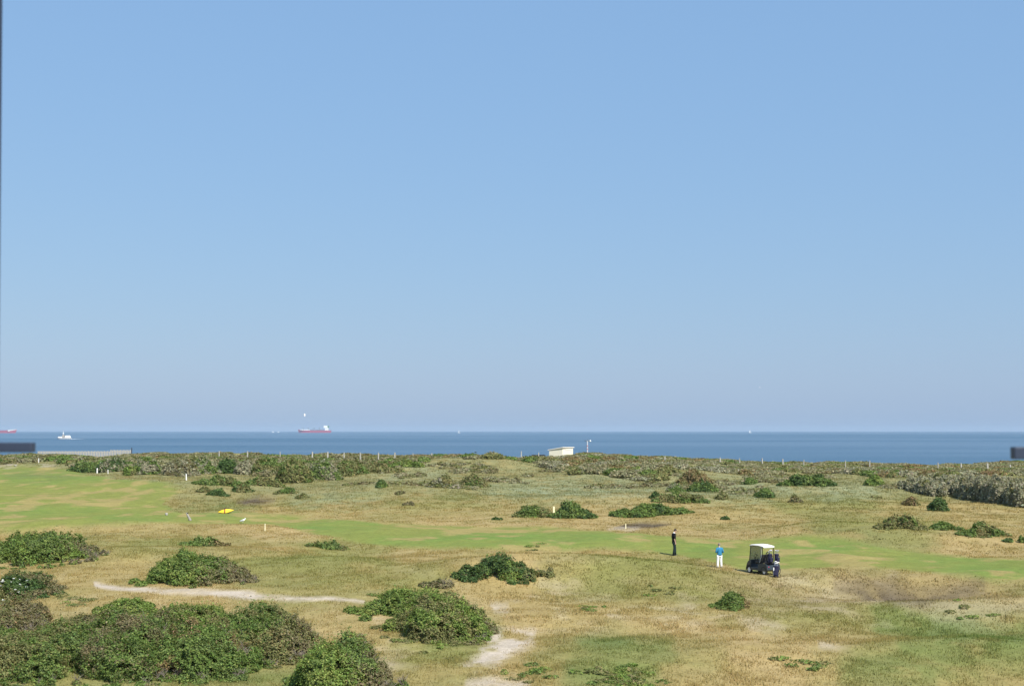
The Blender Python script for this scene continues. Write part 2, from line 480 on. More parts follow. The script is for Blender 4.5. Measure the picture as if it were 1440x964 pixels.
def zones(x, y):
    """albedo of the ground cover and how shaggy it is, at world points"""
    U, V = uv(x, y)
    wu = 14 * fbm(x / 3.0, y / 5.0, o=4, seed=21) ; wv = 5 * fbm(x / 3.0 + 50, y / 5.0, o=4, seed=22)
    Uw, Vw = U + wu, V + wv
    n1 = fbm(x / 6, y / 9, o=5, seed=31); n2 = fbm(x / 1.3, y / 1.8, o=4, seed=32); n3 = fbm(x / 22, y / 30, o=3, seed=33)
    mx = lambda zs, u=Uw, v=Vw: np.max([z.mask(u, v) for z in zs], axis=0)
    def mix(c, col, m):
        return c * (1 - m[:, None]) + np.asarray(col)[None, :] * m[:, None]
    tan = np.array([0.300, 0.230, 0.100])
    c = np.repeat(tan[None, :], len(x), 0)
    c = mix(c, (0.215, 0.195, 0.075), sstep(-0.15, 0.5, n1) * 0.75)
    c = mix(c, (0.34, 0.28, 0.15), sstep(0.05, 0.6, n2 * 0.7 + n3 * 0.4) * 0.6)
    c = mix(c, (0.370, 0.272, 0.138), mx(Z_ORANGE) * np.clip(0.7 + 0.9 * n2, 0, 1))
    c = mix(c, (0.170, 0.178, 0.056), mx(Z_OLIVE) * np.clip(0.75 + 0.9 * n1 + 0.6 * n2, 0, 1))
    c = mix(c, (0.100, 0.155, 0.045), mx(Z_VERD) * np.clip(1.1 + 0.9 * n2 + 0.4 * n1, 0, 1))
    far = sstep(146, 176, y)
    c = mix(c, (0.205, 0.200, 0.098), far * np.clip(0.80 + 0.5 * n2, 0, 1))
    c = mix(c, (0.235, 0.255, 0.155), mx(Z_PALE) * np.clip(0.6 + 0.8 * n2, 0, 1))
    c = mix(c, (0.30, 0.175, 0.105), mx(Z_RUST) * 0.8)
    rough = np.ones(len(x))
    f = Z_FAIR.mask(U + wu * 0.7, V + wv * 0.35)
    st = fbm(x / 2.4, y / 3.0, o=4, seed=41) + 0.5 * fbm(x / 11, y / 12, o=3, seed=42)
    lush, dry = mx(Z_LUSH), mx(Z_FTAN)
    fc = np.repeat(np.array([[0.205, 0.232, 0.068]]), len(x), 0)
    fc = mix(fc, (0.150, 0.232, 0.060), lush * np.clip(0.9 + 1.0 * st, 0, 1))
    fc = mix(fc, (0.315, 0.262, 0.116), sstep(0.05, 0.45, st + 0.34 * dry - 0.22 * lush) * 0.85)
    fc = fc * np.array([0.93, 0.89, 0.83])
    c = c * (1 - f[:, None]) + fc * f[:, None]
    rough = rough * (1 - f)
    c = mix(c, (0.270, 0.205, 0.125), mx(Z_PINK) * np.clip(0.7 + 0.6 * n2, 0, 1))
    c = mix(c, (0.145, 0.165, 0.060), mx(Z_HUMP) * np.clip(0.7 + 0.5 * n2, 0, 1))
    c = mix(c, (0.325, 0.275, 0.165), mx(Z_TRACK, U + wu * 0.3, V + wv * 0.3) * np.clip(0.8 + 0.6 * n2, 0, 1))
    d = mx(Z_DARK, U + wu * 0.4, V + wv * 0.25)
    c = mix(c, (0.105, 0.082, 0.056), d * np.clip(1.15 + 0.9 * n2, 0, 1)); rough = rough * (1 - 0.3 * d)
    sf = mx(Z_SANDF) * np.clip(-0.1 + 1.3 * n2 + 0.4 * n1, 0, 1)
    c = mix(c, (0.40, 0.33, 0.24), sf); rough = rough * (1 - 0.7 * sf)
    s = np.maximum(mx(Z_SAND, U + wu * 0.6, V + wv * 0.45) * np.clip(0.75 + 1.6 * n2, 0, 1), mx(Z_PATH, U + wu * 0.3, V + wv * 0.45) * np.clip(0.9 + 0.7 * n2, 0, 1))
    c = mix(c, (0.44, 0.375, 0.315), s); rough = rough * (1 - s)
    return c * np.array([1.02, 1.015, 0.94]), np.clip(rough, 0, 1), f, s

# ------------------------------------------------------------------ ground sheet
def build_ground():
    ys = np.concatenate([np.linspace(-40, 44, 40), np.exp(np.linspace(math.log(45), math.log(262), 760)), np.linspace(263, 360, 60)])
    us = np.concatenate([np.linspace(-1.6, -0.46, 60), np.linspace(-0.45, 0.45, 800), np.linspace(0.46, 1.6, 60)])
    X = us[None, :] * np.maximum(ys, 46)[:, None]
    Y = np.repeat(ys[:, None], len(us), 1)
    Zz = H(X, Y)
    nr, nc = X.shape
    V = np.stack([X, Y, Zz], -1).reshape(-1, 3)
    c, rough, f, s = zones(V[:, 0], np.maximum(V[:, 1], 46))
    i = np.arange(nr * nc).reshape(nr, nc)
    q = np.stack([i[:-1, :-1], i[:-1, 1:], i[1:, 1:], i[1:, :-1]], -1).reshape(-1, 4)
    me = bpy.data.meshes.new('dune_ground')
    me.vertices.add(len(V)); me.vertices.foreach_set('co', V.astype(np.float32).ravel())
    me.loops.add(q.size); me.loops.foreach_set('vertex_index', q.astype(np.int32).ravel())
    me.polygons.add(len(q)); me.polygons.foreach_set('loop_start', np.arange(0, q.size, 4, dtype=np.int32))
    ca = me.attributes.new('albedo', 'FLOAT_COLOR', 'POINT')
    c4 = np.ones((len(V), 4), np.float32); c4[:, :3] = c
    ca.data.foreach_set('color', c4.ravel())
    me.update(calc_edges=True)
    me.polygons.foreach_set('use_smooth', np.ones(len(q), bool))
    o = link('dune_ground', me, M_GROUND)
    tag(o, 'rolling tan and green dune ground of the golf course', kind='structure')
build_ground()

SEA_Z = -7.0
bm = B()
loft(bm, [[(-24000, 290, SEA_Z), (24000, 290, SEA_Z), (24000, 290, SEA_Z - 0.5), (-24000, 290, SEA_Z - 0.5)],
          [(-24000, 25000, SEA_Z), (24000, 25000, SEA_Z), (24000, 25000, SEA_Z - 0.5), (-24000, 25000, SEA_Z - 0.5)]])
tag(obj('sea', bm, M_SEA), 'calm blue sea reaching to the horizon', kind='structure')

# haze: one closed box of even air
bm = B()
box(bm, (0, 12400, 26), (52000, 27200, 72))
m, nt = new_mat('haze_air')
pv = N(nt, 'ShaderNodeVolumePrincipled')
pv.inputs['Color'].default_value = (0.55, 0.67, 0.79, 1)
pv.inputs['Density'].default_value = 4.5e-5
pv.inputs['Anisotropy'].default_value = 0.0
o = N(nt, 'ShaderNodeOutputMaterial'); nt.links.new(pv.outputs[0], o.inputs['Volume'])
tag(obj('haze', bm, m), 'thin sea haze in the air', kind='stuff')

# ------------------------------------------------------------------ grass
def build_grass(name, label, n, y0, y1, hmul, sel, blades=4):
    u = rng.uniform(-0.42, 0.42, n); Y = np.exp(rng.uniform(math.log(y0), math.log(y1), n)); X = u * Y
    c, rough, f, s = zones(X, Y)
    clump = fbm(X / 1.1, Y / 1.4, o=3, seed=61)
    keep = rng.random(n) < rough * np.clip(0.55 + 0.9 * clump, 0.08, 1) * sel(X, Y)
    X, Y, c, rough, clump = X[keep], Y[keep], c[keep], rough[keep], clump[keep]
    Zg = H(X, Y)
    nb = len(X)
    Vs, Cs = [], []
    for b in range(blades):
        h = (0.03 + 0.075 * rng.random(nb) ** 1.5 + 0.08 * np.clip(clump, 0, 1)) * hmul * (0.4 + 0.6 * rough)
        w = np.maximum(0.010, Y * 0.00036) * rng.uniform(0.7, 1.4, nb)
        a = rng.uniform(0, 2 * math.pi, nb); la = rng.uniform(0, 2 * math.pi, nb); l = h * rng.uniform(0.1, 0.6, nb)
        sp = 0.10 + Y * 0.0006
        bx = X + rng.normal(0, 1, nb) * sp; by = Y + rng.normal(0, 1, nb) * sp
        p0 = np.stack([bx - np.cos(a) * w, by - np.sin(a) * w, Zg - 0.03], -1)
        p1 = np.stack([bx + np.cos(a) * w, by + np.sin(a) * w, Zg - 0.03], -1)
        p2 = np.stack([bx + np.cos(la) * l, by + np.sin(la) * l, Zg + h], -1)
        Vs.append(np.stack([p0, p1, p2], 1).reshape(-1, 3))
        k = rng.uniform(0.94, 1.20, nb)[:, None] * (1.06 + 0.12 * clump[:, None])
        tint = 1 + rng.normal(0, 0.03, (nb, 3))
        Cs.append(np.repeat(np.clip(c * k * tint, 0.01, 0.7), 3, 0))
    me = raw_mesh(name, np.concatenate(Vs), 3, np.concatenate(Cs))
    tag(link(name, me, M_GRASS), label, 'grass', kind='stuff')
build_grass('dune_grass', 'dry tan and green rough grass over the near dunes', 190000, 48, 145, 1.0, lambda x, y: np.ones_like(x))
build_grass('tussock_grass', 'taller straw coloured tussocks scattered through the rough', 32000, 48, 150, 1.5, lambda x, y: sstep(0.22, 0.4, fbm(x / 2.6, y / 3.4, o=3, seed=71)) * sstep(-0.1, 0.2, fbm(x / 20, y / 20, o=2, seed=72)), 3)
build_grass('marram_grass', 'pale green and straw dune grass on the far slope', 110000, 145, 268, 1.5, lambda x, y: np.ones_like(x))

# ------------------------------------------------------------------ shrubs
PAL = {
    'green': [(0.088, 0.140, 0.032), (0.062, 0.108, 0.026), (0.118, 0.165, 0.042), (0.075, 0.115, 0.035)],
    'bright': [(0.115, 0.175, 0.040), (0.085, 0.140, 0.030), (0.150, 0.195, 0.050)],
    'dark': [(0.045, 0.085, 0.024), (0.034, 0.064, 0.020), (0.068, 0.112, 0.030)],
    'grey': [(0.185, 0.192, 0.122), (0.145, 0.155, 0.096), (0.215, 0.220, 0.150)],
    'scrub': [(0.165, 0.168, 0.090), (0.130, 0.140, 0.072), (0.190, 0.188, 0.110), (0.150, 0.150, 0.085)],
    'olive': [(0.125, 0.135, 0.050), (0.095, 0.115, 0.040), (0.150, 0.145, 0.060)],
    'brown': [(0.118, 0.112, 0.052), (0.140, 0.128, 0.070), (0.092, 0.102, 0.038)],
    'rust': [(0.150, 0.120, 0.055), (0.120, 0.120, 0.045), (0.170, 0.125, 0.065)],
}
def pick(style, P, seed, r):
    pal = np.array(PAL[style])
    n = fbm(P[:, 0] / 0.8, P[:, 1] / 0.8, P[:, 2] / 0.6, o=3, seed=seed) + 0.25 * r.normal(0, 1, len(P))
    i = np.clip(((n + 0.55) / 1.1 * len(pal)).astype(int), 0, len(pal) - 1)
    return pal[i] * (1.45 if style == 'grey' else 1.42) * np.array([1.08, 1.0, 1.0]) * r.uniform(0.70, 1.36, len(P))[:, None] * (1 + r.normal(0, 0.05, (len(P), 3)))

def lobe_cloud(lobes, s, cover, r, ground=True):
    """leaf points and outward normals on a union of ellipsoids (cx,cy,cz,rx,ry,rz)"""
    PP, NN = [], []
    L = np.array(lobes)
    for k, (cx, cy, cz, rx, ry, rz) in enumerate(lobes):
        area = 2 * math.pi * ((rx * ry) ** 1.6 + 2 * (((rx + ry) / 2) * rz) ** 1.6) ** (1 / 1.6) / 1.7
        n = int(min(34000, max(120, area * cover / (s * s * 0.9))))
        d = r.normal(0, 1, (n, 3)); d /= np.linalg.norm(d, axis=1)[:, None]
        d[:, 2] = np.where(d[:, 2] < -0.35, -d[:, 2], d[:, 2])
        bumps = 0.95 + 0.34 * fbm(d[:, 0] * 3.1 + k * 7, d[:, 1] * 3.1, d[:, 2] * 3.1, o=3, seed=77) + 0.13 * vnoise(d[:, 0] * 8 + k * 3, d[:, 1] * 8, d[:, 2] * 8, seed=78)
        rad = bumps * (1 - np.abs(r.normal(0, 0.13, n)) + 0.30 * (r.random(n) > 0.91) * r.random(n) ** 1.5)
        P = np.stack([cx + d[:, 0] * rx * rad, cy + d[:, 1] * ry * rad, cz + d[:, 2] * rz * rad], -1)
        nr = d / np.array([rx, ry, rz]); nr /= np.linalg.norm(nr, axis=1)[:, None]
        ins = (rad > 0.84 * bumps) & (vnoise(P[:, 0] * 3.1, P[:, 1] * 3.1, P[:, 2] * 3.6, seed=91) < -0.34) if s < 0.07 else np.zeros(n, bool)
        for j in range(len(lobes)):
            if j == k: continue
            q = ((P - L[j, :3]) / L[j, 3:])
            ins |= (q * q).sum(1) < 0.55
        PP.append(P[~ins]); NN.append(nr[~ins])
    P, Nn = np.concatenate(PP), np.concatenate(NN)
    if ground:
        g = H(P[:, 0], P[:, 1])
        ok = P[:, 2] > g + 0.02
        P, Nn = P[ok], Nn[ok]
    return P, Nn

def leaf_quads(P, Nn, s, r):
    n = Nn * 0.75 + np.array([0, 0, 0.35]) + r.normal(0, 0.46, P.shape)
    n /= np.linalg.norm(n, axis=1)[:, None]
    t = np.cross(n, r.normal(0, 1, P.shape)); t /= np.linalg.norm(t, axis=1)[:, None]
    b = np.cross(n, t)
    k = s * (0.55 + 1.25 * r.random(len(P)) ** 2.0)[:, None]
    return np.stack([P + t * k, P + b * k * 0.55, P - t * k, P - b * k * 0.55], 1).reshape(-1, 3)

BID = [0]
def shrub(label, x0, x1, yt, yb, style='green', side=None, side_at=0.6, dr=0.6, lobes=None, twigs=0, flowers=0, name='shrub', group=None, prof=2.2, cover=2.2, dmax=7.0, hmin=0.3, patch=None, mix=None, skew=0.0, balls=False):
    BID[0] += 1
    r = np.random.default_rng(100 + BID[0])
    xc = (x0 + x1) / 2
    pf = hit(xc, yb)
    d = pf[1]
    w = (x1 - x0) * d / F
    rt = ray(xc, yt); sl_ = -rt[2] / rt[1]
    h = float(np.clip((0.30 if d < 130 else 0.36) * w, 0.4, 1.25 if d < 130 else 1.6))
    cy = d + 0.25 * w
    for _ in range(12):
        gz = float(H((xc - 720) / F * cy, cy))
        want = (HC - gz - h) / max(sl_, 1e-3)
        cy = 0.5 * cy + 0.5 * float(np.clip(want, d + 0.16 * w, d + (11.0 if balls else min(4.5, 0.5 * w + 1.0))))
    cx = (xc - 720) / F * cy
    gz = float(H(cx, cy))
    dep = float(np.clip(2 * (cy - d), 0.34 * w, 18.0 if balls else 9.0))
    h = max(hmin, HC - sl_ * cy - gz)
    w = (x1 - x0) * cy / F
    n = int((lobes or np.clip(4 + 3.2 * w / dep + w * 0.7, 5, 22)) * (1.0 if dep < 3 else 1 + (dep - 3) * 0.25))
    Ls = []
    A = np.linspace(-1, 1, n)
    r.shuffle(A)
    for i in range(n):
        a = np.clip(A[i] + r.normal(0, 0.08), -1, 1)
        b = r.uniform(-0.85, 0.85) * math.sqrt(max(0.05, 1 - a * a))
        lr = min(dep * 0.5, w * 0.5, 1.6) * r.uniform(0.50, 0.85) * (1 - 0.4 * abs(a))
        if balls: lr *= 0.62
        elif d > 130: lr = max(lr, 0.55 * h)
        lx = cx + a * max(0.0, w / 2 - lr * 0.95); ly = cy + b * max(0.0, dep / 2 - lr * 0.7)
        top = h * (1 - 0.72 * abs(a) ** prof) * (1 - 0.28 * b * b) * (1 - skew * max(0.0, a + 0.2)) * r.uniform(0.66, 1.10)
        g = float(H(lx, ly))
        top = max(0.22, top + (gz - g) * 0.5)
        if balls: Ls.append((lx, ly, g + 0.30 * top, lr, lr, 0.70 * top))
        else: Ls.append((lx, ly, g + 0.16 * top, lr, lr * r.uniform(0.85, 1.1), 0.84 * top))
    if d < 112:                                   # low straggling fringe where the shrub meets the grass
        for i in range(int(6 + 2 * w)):
            t_ = r.uniform(-0.25, math.pi + 0.25); q_ = r.uniform(0.92, 1.12)
            lx = cx + math.cos(t_) * w / 2 * q_; ly = cy - math.sin(t_) * dep / 2 * q_
            fr_ = r.uniform(0.16, 0.42)
            Ls.append((lx, ly, float(H(lx, ly)), fr_, fr_, r.uniform(0.10, 0.34)))
    s = max(0.038, d * 0.00062)
    P, Nn = lobe_cloud(Ls, s, cover, r)
    col = pick(style, P, BID[0], r)
    fr = (P[:, 0] - cx) / w + 0.5 + 0.14 * fbm(P[:, 0] / 0.7, P[:, 1] / 0.7, P[:, 2] / 0.7, o=3, seed=5)
    if side:
        m = fr + r.normal(0, 0.07, len(fr)) > side_at
        col[m] = pick(side, P[m], BID[0] + 500, r)
    if mix:
        st2, amt = mix
        m = fbm(P[:, 0] / 1.1, P[:, 1] / 1.1, P[:, 2] / 0.8, o=3, seed=BID[0] + 9) + r.normal(0, 0.10, len(P)) > (0.5 - amt)
        col[m] = pick(st2, P[m], BID[0] + 700, r)
    base = np.array([cx, cy, gz])
    V = leaf_quads(P - base, Nn, s, r)
    C4 = np.repeat(col, 4, 0)
    cat = 'shrub'
    big = twigs or flowers or (x1 - x0) * (yb - yt) > 1500
    if not big:
        me = raw_mesh(name, V, 4, C4)
        o = link(name, me, M_LEAF); o.location = base
        tag(o, label, cat, group)
        return o
    root = thing(name, label, cat, base, 0, group)
    link('foliage', raw_mesh('foliage', V, 4, C4), M_LEAF, root)
    # woody stems, thin shoots that reach through the leaves
    bmz = B()
    rr = random.Random(BID[0])
    ns = 26 + twigs
    bases = []
    for i in range(ns):
        lx, ly, lz, ax, ay, az = Ls[i % len(Ls)] if i < 26 else Ls[min(range(len(Ls)), key=lambda q: abs((Ls[q][0] - cx) / w + 0.5 - (side_at + 0.25) + rr.uniform(-.2, .2)))]
        bx, by = lx + rr.uniform(-.25, .25) * ax, ly + rr.uniform(-.25, .25) * ay
        b0 = Vector((bx, by, float(H(bx, by)) - 0.05)) - Vector(base)
        bases.append(b0.copy())
        tl = rr.uniform(0.85, 1.0) if i < 26 else rr.uniform(1.1, 1.32)
        an = rr.uniform(0, 6.28); sp = rr.uniform(0.3, 0.9)
        tip = Vector((lx + math.cos(an) * ax * sp, ly + math.sin(an) * ay * sp, lz + az * math.sqrt(max(0.05, 1 - sp * sp)) * tl)) - Vector(base)
        mid = b0.lerp(tip, 0.5) + Vector((rr.uniform(-.1, .1), rr.uniform(-.1, .1), 0.08))
        tube(bmz, b0, mid, 0.022, 0.014, 5); tube(bmz, mid, tip, 0.014, 0.006, 5)
        if i >= 26:
            for q in range(5):
                k = rr.uniform(0.3, 1.0); p = mid.lerp(tip, k)
                tube(bmz, p, p + Vector((rr.uniform(-.22, .22), rr.uniform(-.22, .22), rr.uniform(.05, .25))), 0.009, 0.004, 4)
    bases.sort(key=lambda v: v.x)
    path(bmz, bases, 0.02, 5)
    obj('stems', bmz, M_TWIG, root)
    if flowers:
        bmf = B()
        idx = np.nonzero((Nn[:, 2] > 0.3) & (P[:, 1] < cy + 0.1 * dep) & (abs(fr - 0.38) < 0.28))[0]
        for i in r.choice(idx, flowers, replace=False):
            c = Vector(P[i] - base) + Vector(Nn[i]) * 0.05
            for q in range(5):
                ball(bmf, c + Vector((rr.uniform(-.07, .07), rr.uniform(-.07, .07), rr.uniform(-.02, .02))), (0.035, 0.035, 0.018), 6, 4)
        obj('blossom', bmf, M_WHITE, root)
    return root

# near shrubs ------------------------------------------------------------------
S = shrub
S('broad green shrub at left edge above the path start, bare grey twigs at its top', -20, 146, 741, 799, 'green', skew=0.3, side='brown', side_at=0.80, dr=0.45, twigs=34, mix=('bright', 0.35), lobes=13)
S('rounded dull green shrub dotted with white blossom at the left edge', -35, 98, 796, 848, 'olive', skew=0.3, side='brown', side_at=0.55, dr=0.55, flowers=46, mix=('dark', 0.4), lobes=9)
S('brownish green shrub at the left edge with grey twigs, just below the blossoming one', -35, 84, 838, 890, 'olive', skew=0.2, side='brown', side_at=0.5, dr=0.5, twigs=30, mix=('rust', 0.4), lobes=8)
S('wide bright green shrub beside the sand path with a grey brown right half', 206, 358, 771, 826, 'bright', skew=0.35, side='brown', side_at=0.64, dr=0.42, twigs=12, mix=('green', 0.5), lobes=12)
S('small low green shrub in dry grass just behind the wide shrub beside the path', 261, 320, 753, 768, 'green', side='rust', side_at=0.75, dr=0.5)
S('small low green shrub alone in dry grass at the near edge of the fairway', 437, 486, 757, 772, 'green', dr=0.6, mix=('olive', 0.3))
S('small bright green shrub between the sand path and the big thicket', 144, 226, 835, 866, 'bright', dr=0.5, mix=('dark', 0.3))
S('grey brown twiggy shrub at the upper left of the big thicket', 55, 215, 862, 922, 'brown', prof=4, dr=0.5, twigs=40, mix=('olive', 0.45), lobes=9)
S('dense mid green shrub in the lower left corner, front of the big thicket', -40, 165, 880, 972, 'green', prof=4, dr=0.40, mix=('olive', 0.4), lobes=14, twigs=20)
S('large green shrub at the centre of the big thicket with yellowish patches', 70, 300, 866, 966, 'green', prof=4, dr=0.38, mix=('brown', 0.40), lobes=15, twigs=34)
S('fresh green shrub along the upper side of the big thicket below the path', 168, 350, 850, 906, 'bright', prof=4, dr=0.5, mix=('olive', 0.4), lobes=11, twigs=6)
S('tall leafy green shrub with dark gaps at the lower right of the big thicket', 188, 376, 872, 962, 'green', prof=4, dr=0.42, mix=('rust', 0.35), lobes=14, twigs=26)
S('green shrub at the right end of the big thicket browning at its right edge', 282, 465, 853, 940, 'green', prof=3, side='brown', side_at=0.70, dr=0.42, mix=('olive', 0.5), lobes=14, twigs=26)
S('rounded vivid green shrub at the bottom edge with a grey brown right flank', 406, 560, 893, 985, 'bright', side='brown', side_at=0.66, dr=0.62, twigs=34, mix=('green', 0.35), lobes=13)
S('low light green shrub joined to the left of the dome shaped shrub', 500, 645, 826, 872, 'bright', prof=3, dr=0.5, mix=('green', 0.4), lobes=9)
S('dome shaped shrub with yellow green crown and brown purple skirts beside the bare sand', 540, 697, 835, 906, 'olive', prof=3, dr=0.62, mix=('bright', 0.42), side='brown', side_at=0.80, twigs=14, lobes=15)
S('compact dark green shrub standing alone in dry grass at the centre of the picture', 641, 770, 777, 819, 'dark', skew=0.45, dr=0.55, side='olive', side_at=0.78, mix=('bright', 0.24), lobes=10, twigs=4)
S('small round green shrub on the slope below the golf cart', 1003, 1052, 830, 858, 'green', dr=0.6, side='rust', side_at=0.7, lobes=7)
S('tiny dry brown twiggy shrub above the dome shaped shrub', 598, 636, 813, 826, 'brown', dr=0.5, twigs=10, hmin=0.35)
# middle distance --------------------------------------------------------------
S('low dark green shrub left of the cream marker post behind the fairway', 720, 782, 705, 727, 'olive', dr=0.3, mix=('green', 0.5), lobes=8)
S('flat topped green shrub directly behind the cream marker post', 770, 840, 705, 729, 'green', dr=0.35, mix=('dark', 0.4), lobes=9)
S('long dark green shrub behind the dark bunker', 850, 976, 706, 728, 'green', dr=0.22, mix=('dark', 0.4), lobes=14)
S('low olive shrub row right above the long dark shrub behind the bunker', 910, 1000, 689, 708, 'olive', dr=0.28, mix=('green', 0.5), lobes=9)
S('dark round shrub at the left end of the olive row above the bunker', 911, 932, 690, 705, 'dark', dr=0.7, lobes=5)
S('round grey green shrub lying left under the russet shrub', 934, 964, 678, 692, 'green', dr=0.7, mix=('grey', 0.4), lobes=6)
S('russet tinged spreading shrub on the dune above the bunker', 945, 1006, 660, 683, 'rust', dr=0.5, mix=('olive', 0.3), lobes=9)
S('dark green shrub in front of the right end of the russet shrub', 962, 1012, 674, 692, 'dark', dr=0.5, mix=('green', 0.5), lobes=8)
S('small olive shrub just right of the olive row above the bunker', 1002, 1024, 690, 704, 'olive', dr=0.7, lobes=5)
S('dark topped round shrub alone on the pale slope above the golf cart', 1058, 1089, 686, 701, 'dark', dr=0.6, mix=('green', 0.4), lobes=6)
S('small bright green shrub under the crest fence above the golf cart', 1042, 1065, 669, 682, 'green', dr=0.7, lobes=5)
S('small grey olive shrub on pale grass right of the dark topped round shrub', 1106, 1127, 695, 708, 'brown', dr=0.6, mix=('olive', 0.4), lobes=5)
S('wide dark green shrub right of centre below the crest fence', 1091, 1178, 664, 686, 'dark', dr=0.4, mix=('green', 0.5), lobes=10)
S('bright green rounded shrub between the wide dark shrub and the grey thicket', 1213, 1243, 667, 684, 'bright', dr=0.7, mix=('green', 0.4), lobes=6)
S('upright dark shrub in front of the grey green thicket', 1302, 1331, 697, 720, 'dark', dr=0.7, mix=('grey', 0.2), lobes=6)
S('small reddish olive shrub left of the upright dark shrub', 1265, 1292, 698, 712, 'rust', dr=0.6, mix=('olive', 0.4), lobes=5)
S('loose olive shrub on the right edge of the fairway mound', 1232, 1298, 722, 745, 'olive', dr=0.4, mix=('green', 0.3), lobes=9)
S('low green shrub left of the larger round one at right edge of the rough', 1307, 1346, 731, 746, 'green', dr=0.5, lobes=6)
S('larger rounded green shrub at right between the fairway and the grey thicket', 1345, 1411, 732, 755, 'green', dr=0.5, mix=('olive', 0.3), lobes=9)
S('dark green shrub cut by the right edge of the picture above the fairway', 1414, 1470, 749, 764, 'dark', dr=0.5, mix=('green', 0.3), lobes=6)
S('tiny dark shrub alone on tan grass left of the golf cart roof line', 1011, 1025, 724, 731, 'dark', dr=0.7, lobes=4)
for k, (a, b, c, d, lab) in enumerate([
        (1266, 1326, 671, 700, 'left end of the grey green sea buckthorn thicket'),
        (1306, 1366, 670, 704, 'second grey clump from the left end of the grey green thicket'),
        (1346, 1406, 668, 710, 'middle clump of the grey green thicket with dark hollows beneath'),
        (1376, 1432, 672, 719, 'lowest clump of the grey green thicket, closest to the fairway'),
        (1408, 1475, 670, 721, 'grey green clump at the right edge of the picture, end of the thicket')]):
    S(lab, a, b, c, d, 'grey', dr=0.62, mix=('olive', 0.10), lobes=16, balls=True, prof=4, name='grey_shrub', group='sea buckthorn clumps of the grey green thicket')
S('small dark round shrub standing alone on the grassy hill', 528, 546, 673, 688, 'dark', dr=0.8, side='green', side_at=0.4, lobes=5)
S('small brown shrub lower right of the dark round shrub on the grassy hill', 556, 571, 688, 696, 'brown', dr=0.7, lobes=4)
S('tiny brown shrub lowest on the grassy hill', 566, 585, 703, 711, 'brown', dr=0.6, lobes=4)
S('very small dark tuft of shrub on tan grass at the far edge of the fairway', 691, 707, 726, 731, 'dark', dr=0.6, lobes=4)
S('grey green ragged shrub patch on the brow of the grassy hill', 598, 650, 668, 686, 'grey', dr=0.4, mix=('olive', 0.5), lobes=8)
S('olive green shrub patch right of the ragged grey one on the hill brow', 640, 690, 666, 685, 'olive', dr=0.4, mix=('green', 0.4), lobes=8)
S('dry olive shrub on the reed covered slope left of the russet shrub', 904, 929, 673, 684, 'brown', dr=0.6, mix=('olive', 0.5), lobes=5)
S('small dark shrub at lower edge of the left hedge, nearest to the yellow kite', 292, 325, 684, 698, 'dark', dr=0.6, lobes=7)
S('small olive shrub just left of the dark one below the left hedge', 276, 300, 682, 693, 'olive', dr=0.6, lobes=5)
S('olive shrub right of the dark one below the left hedge', 326, 360, 678, 693, 'olive', dr=0.6, mix=('dark', 0.3), lobes=6)
S('small green shrub at the right foot of the left hedge', 386, 421, 682, 694, 'olive', dr=0.6, mix=('green', 0.4), lobes=6)
S('little leaning olive shrub alone right of the left hedge foot', 415, 436, 692, 702, 'olive', dr=0.6, lobes=5)
S('long flat green shrub along the front of the left hedge', 268, 352, 668, 684, 'green', dr=0.3, mix=('olive', 0.4), lobes=11)
S('green shrub continuing the flat front of the left hedge to the right', 340, 402, 667, 684, 'green', dr=0.35, mix=('olive', 0.5), lobes=9)
S('dark green shrub spilling towards the fairway at the left start of the hedge', 96, 142, 647, 665, 'dark', dr=0.5, mix=('green', 0.4), lobes=8)
S('yellowish green round shrub in front of the left hedge', 174, 200, 652, 669, 'bright', dr=0.6, mix=('olive', 0.4), lobes=6)
S('dark blue green round shrub in the middle of the left hedge', 300, 338, 644, 667, 'dark', dr=0.6, lobes=8)
S('pale silvery shrub right of the dark round one in the left hedge', 330, 362, 645, 668, 'grey', dr=0.6, lobes=7)
# the hedge on the dune crest, clump by clump -----------------------------------
HEDGE = [(136, 186, 641, 664, 'grey', 'dark'), (186, 236, 643, 668, 'grey', 'green'), (226, 282, 644, 671, 'grey', 'brown'), (262, 312, 643, 668, 'green', 'grey'),
         (350, 402, 644, 669, 'green', 'olive'), (388, 440, 645, 680, 'olive', 'green'), (428, 482, 646, 676, 'green', 'grey'), (466, 520, 646, 670, 'green', 'olive'),
         (508, 560, 646, 662, 'olive', 'green'), (548, 600, 645, 657, 'green', 'bright')]
for a, b, c, d, s1, s2 in HEDGE:
    S('scrubby shrub in the hedge below the crest fence on the left', a, b, c, d, s1, dr=0.75, mix=(s2, 0.45), lobes=12, name='hedge_shrub', group='scrubby shrubs of the left hedge')

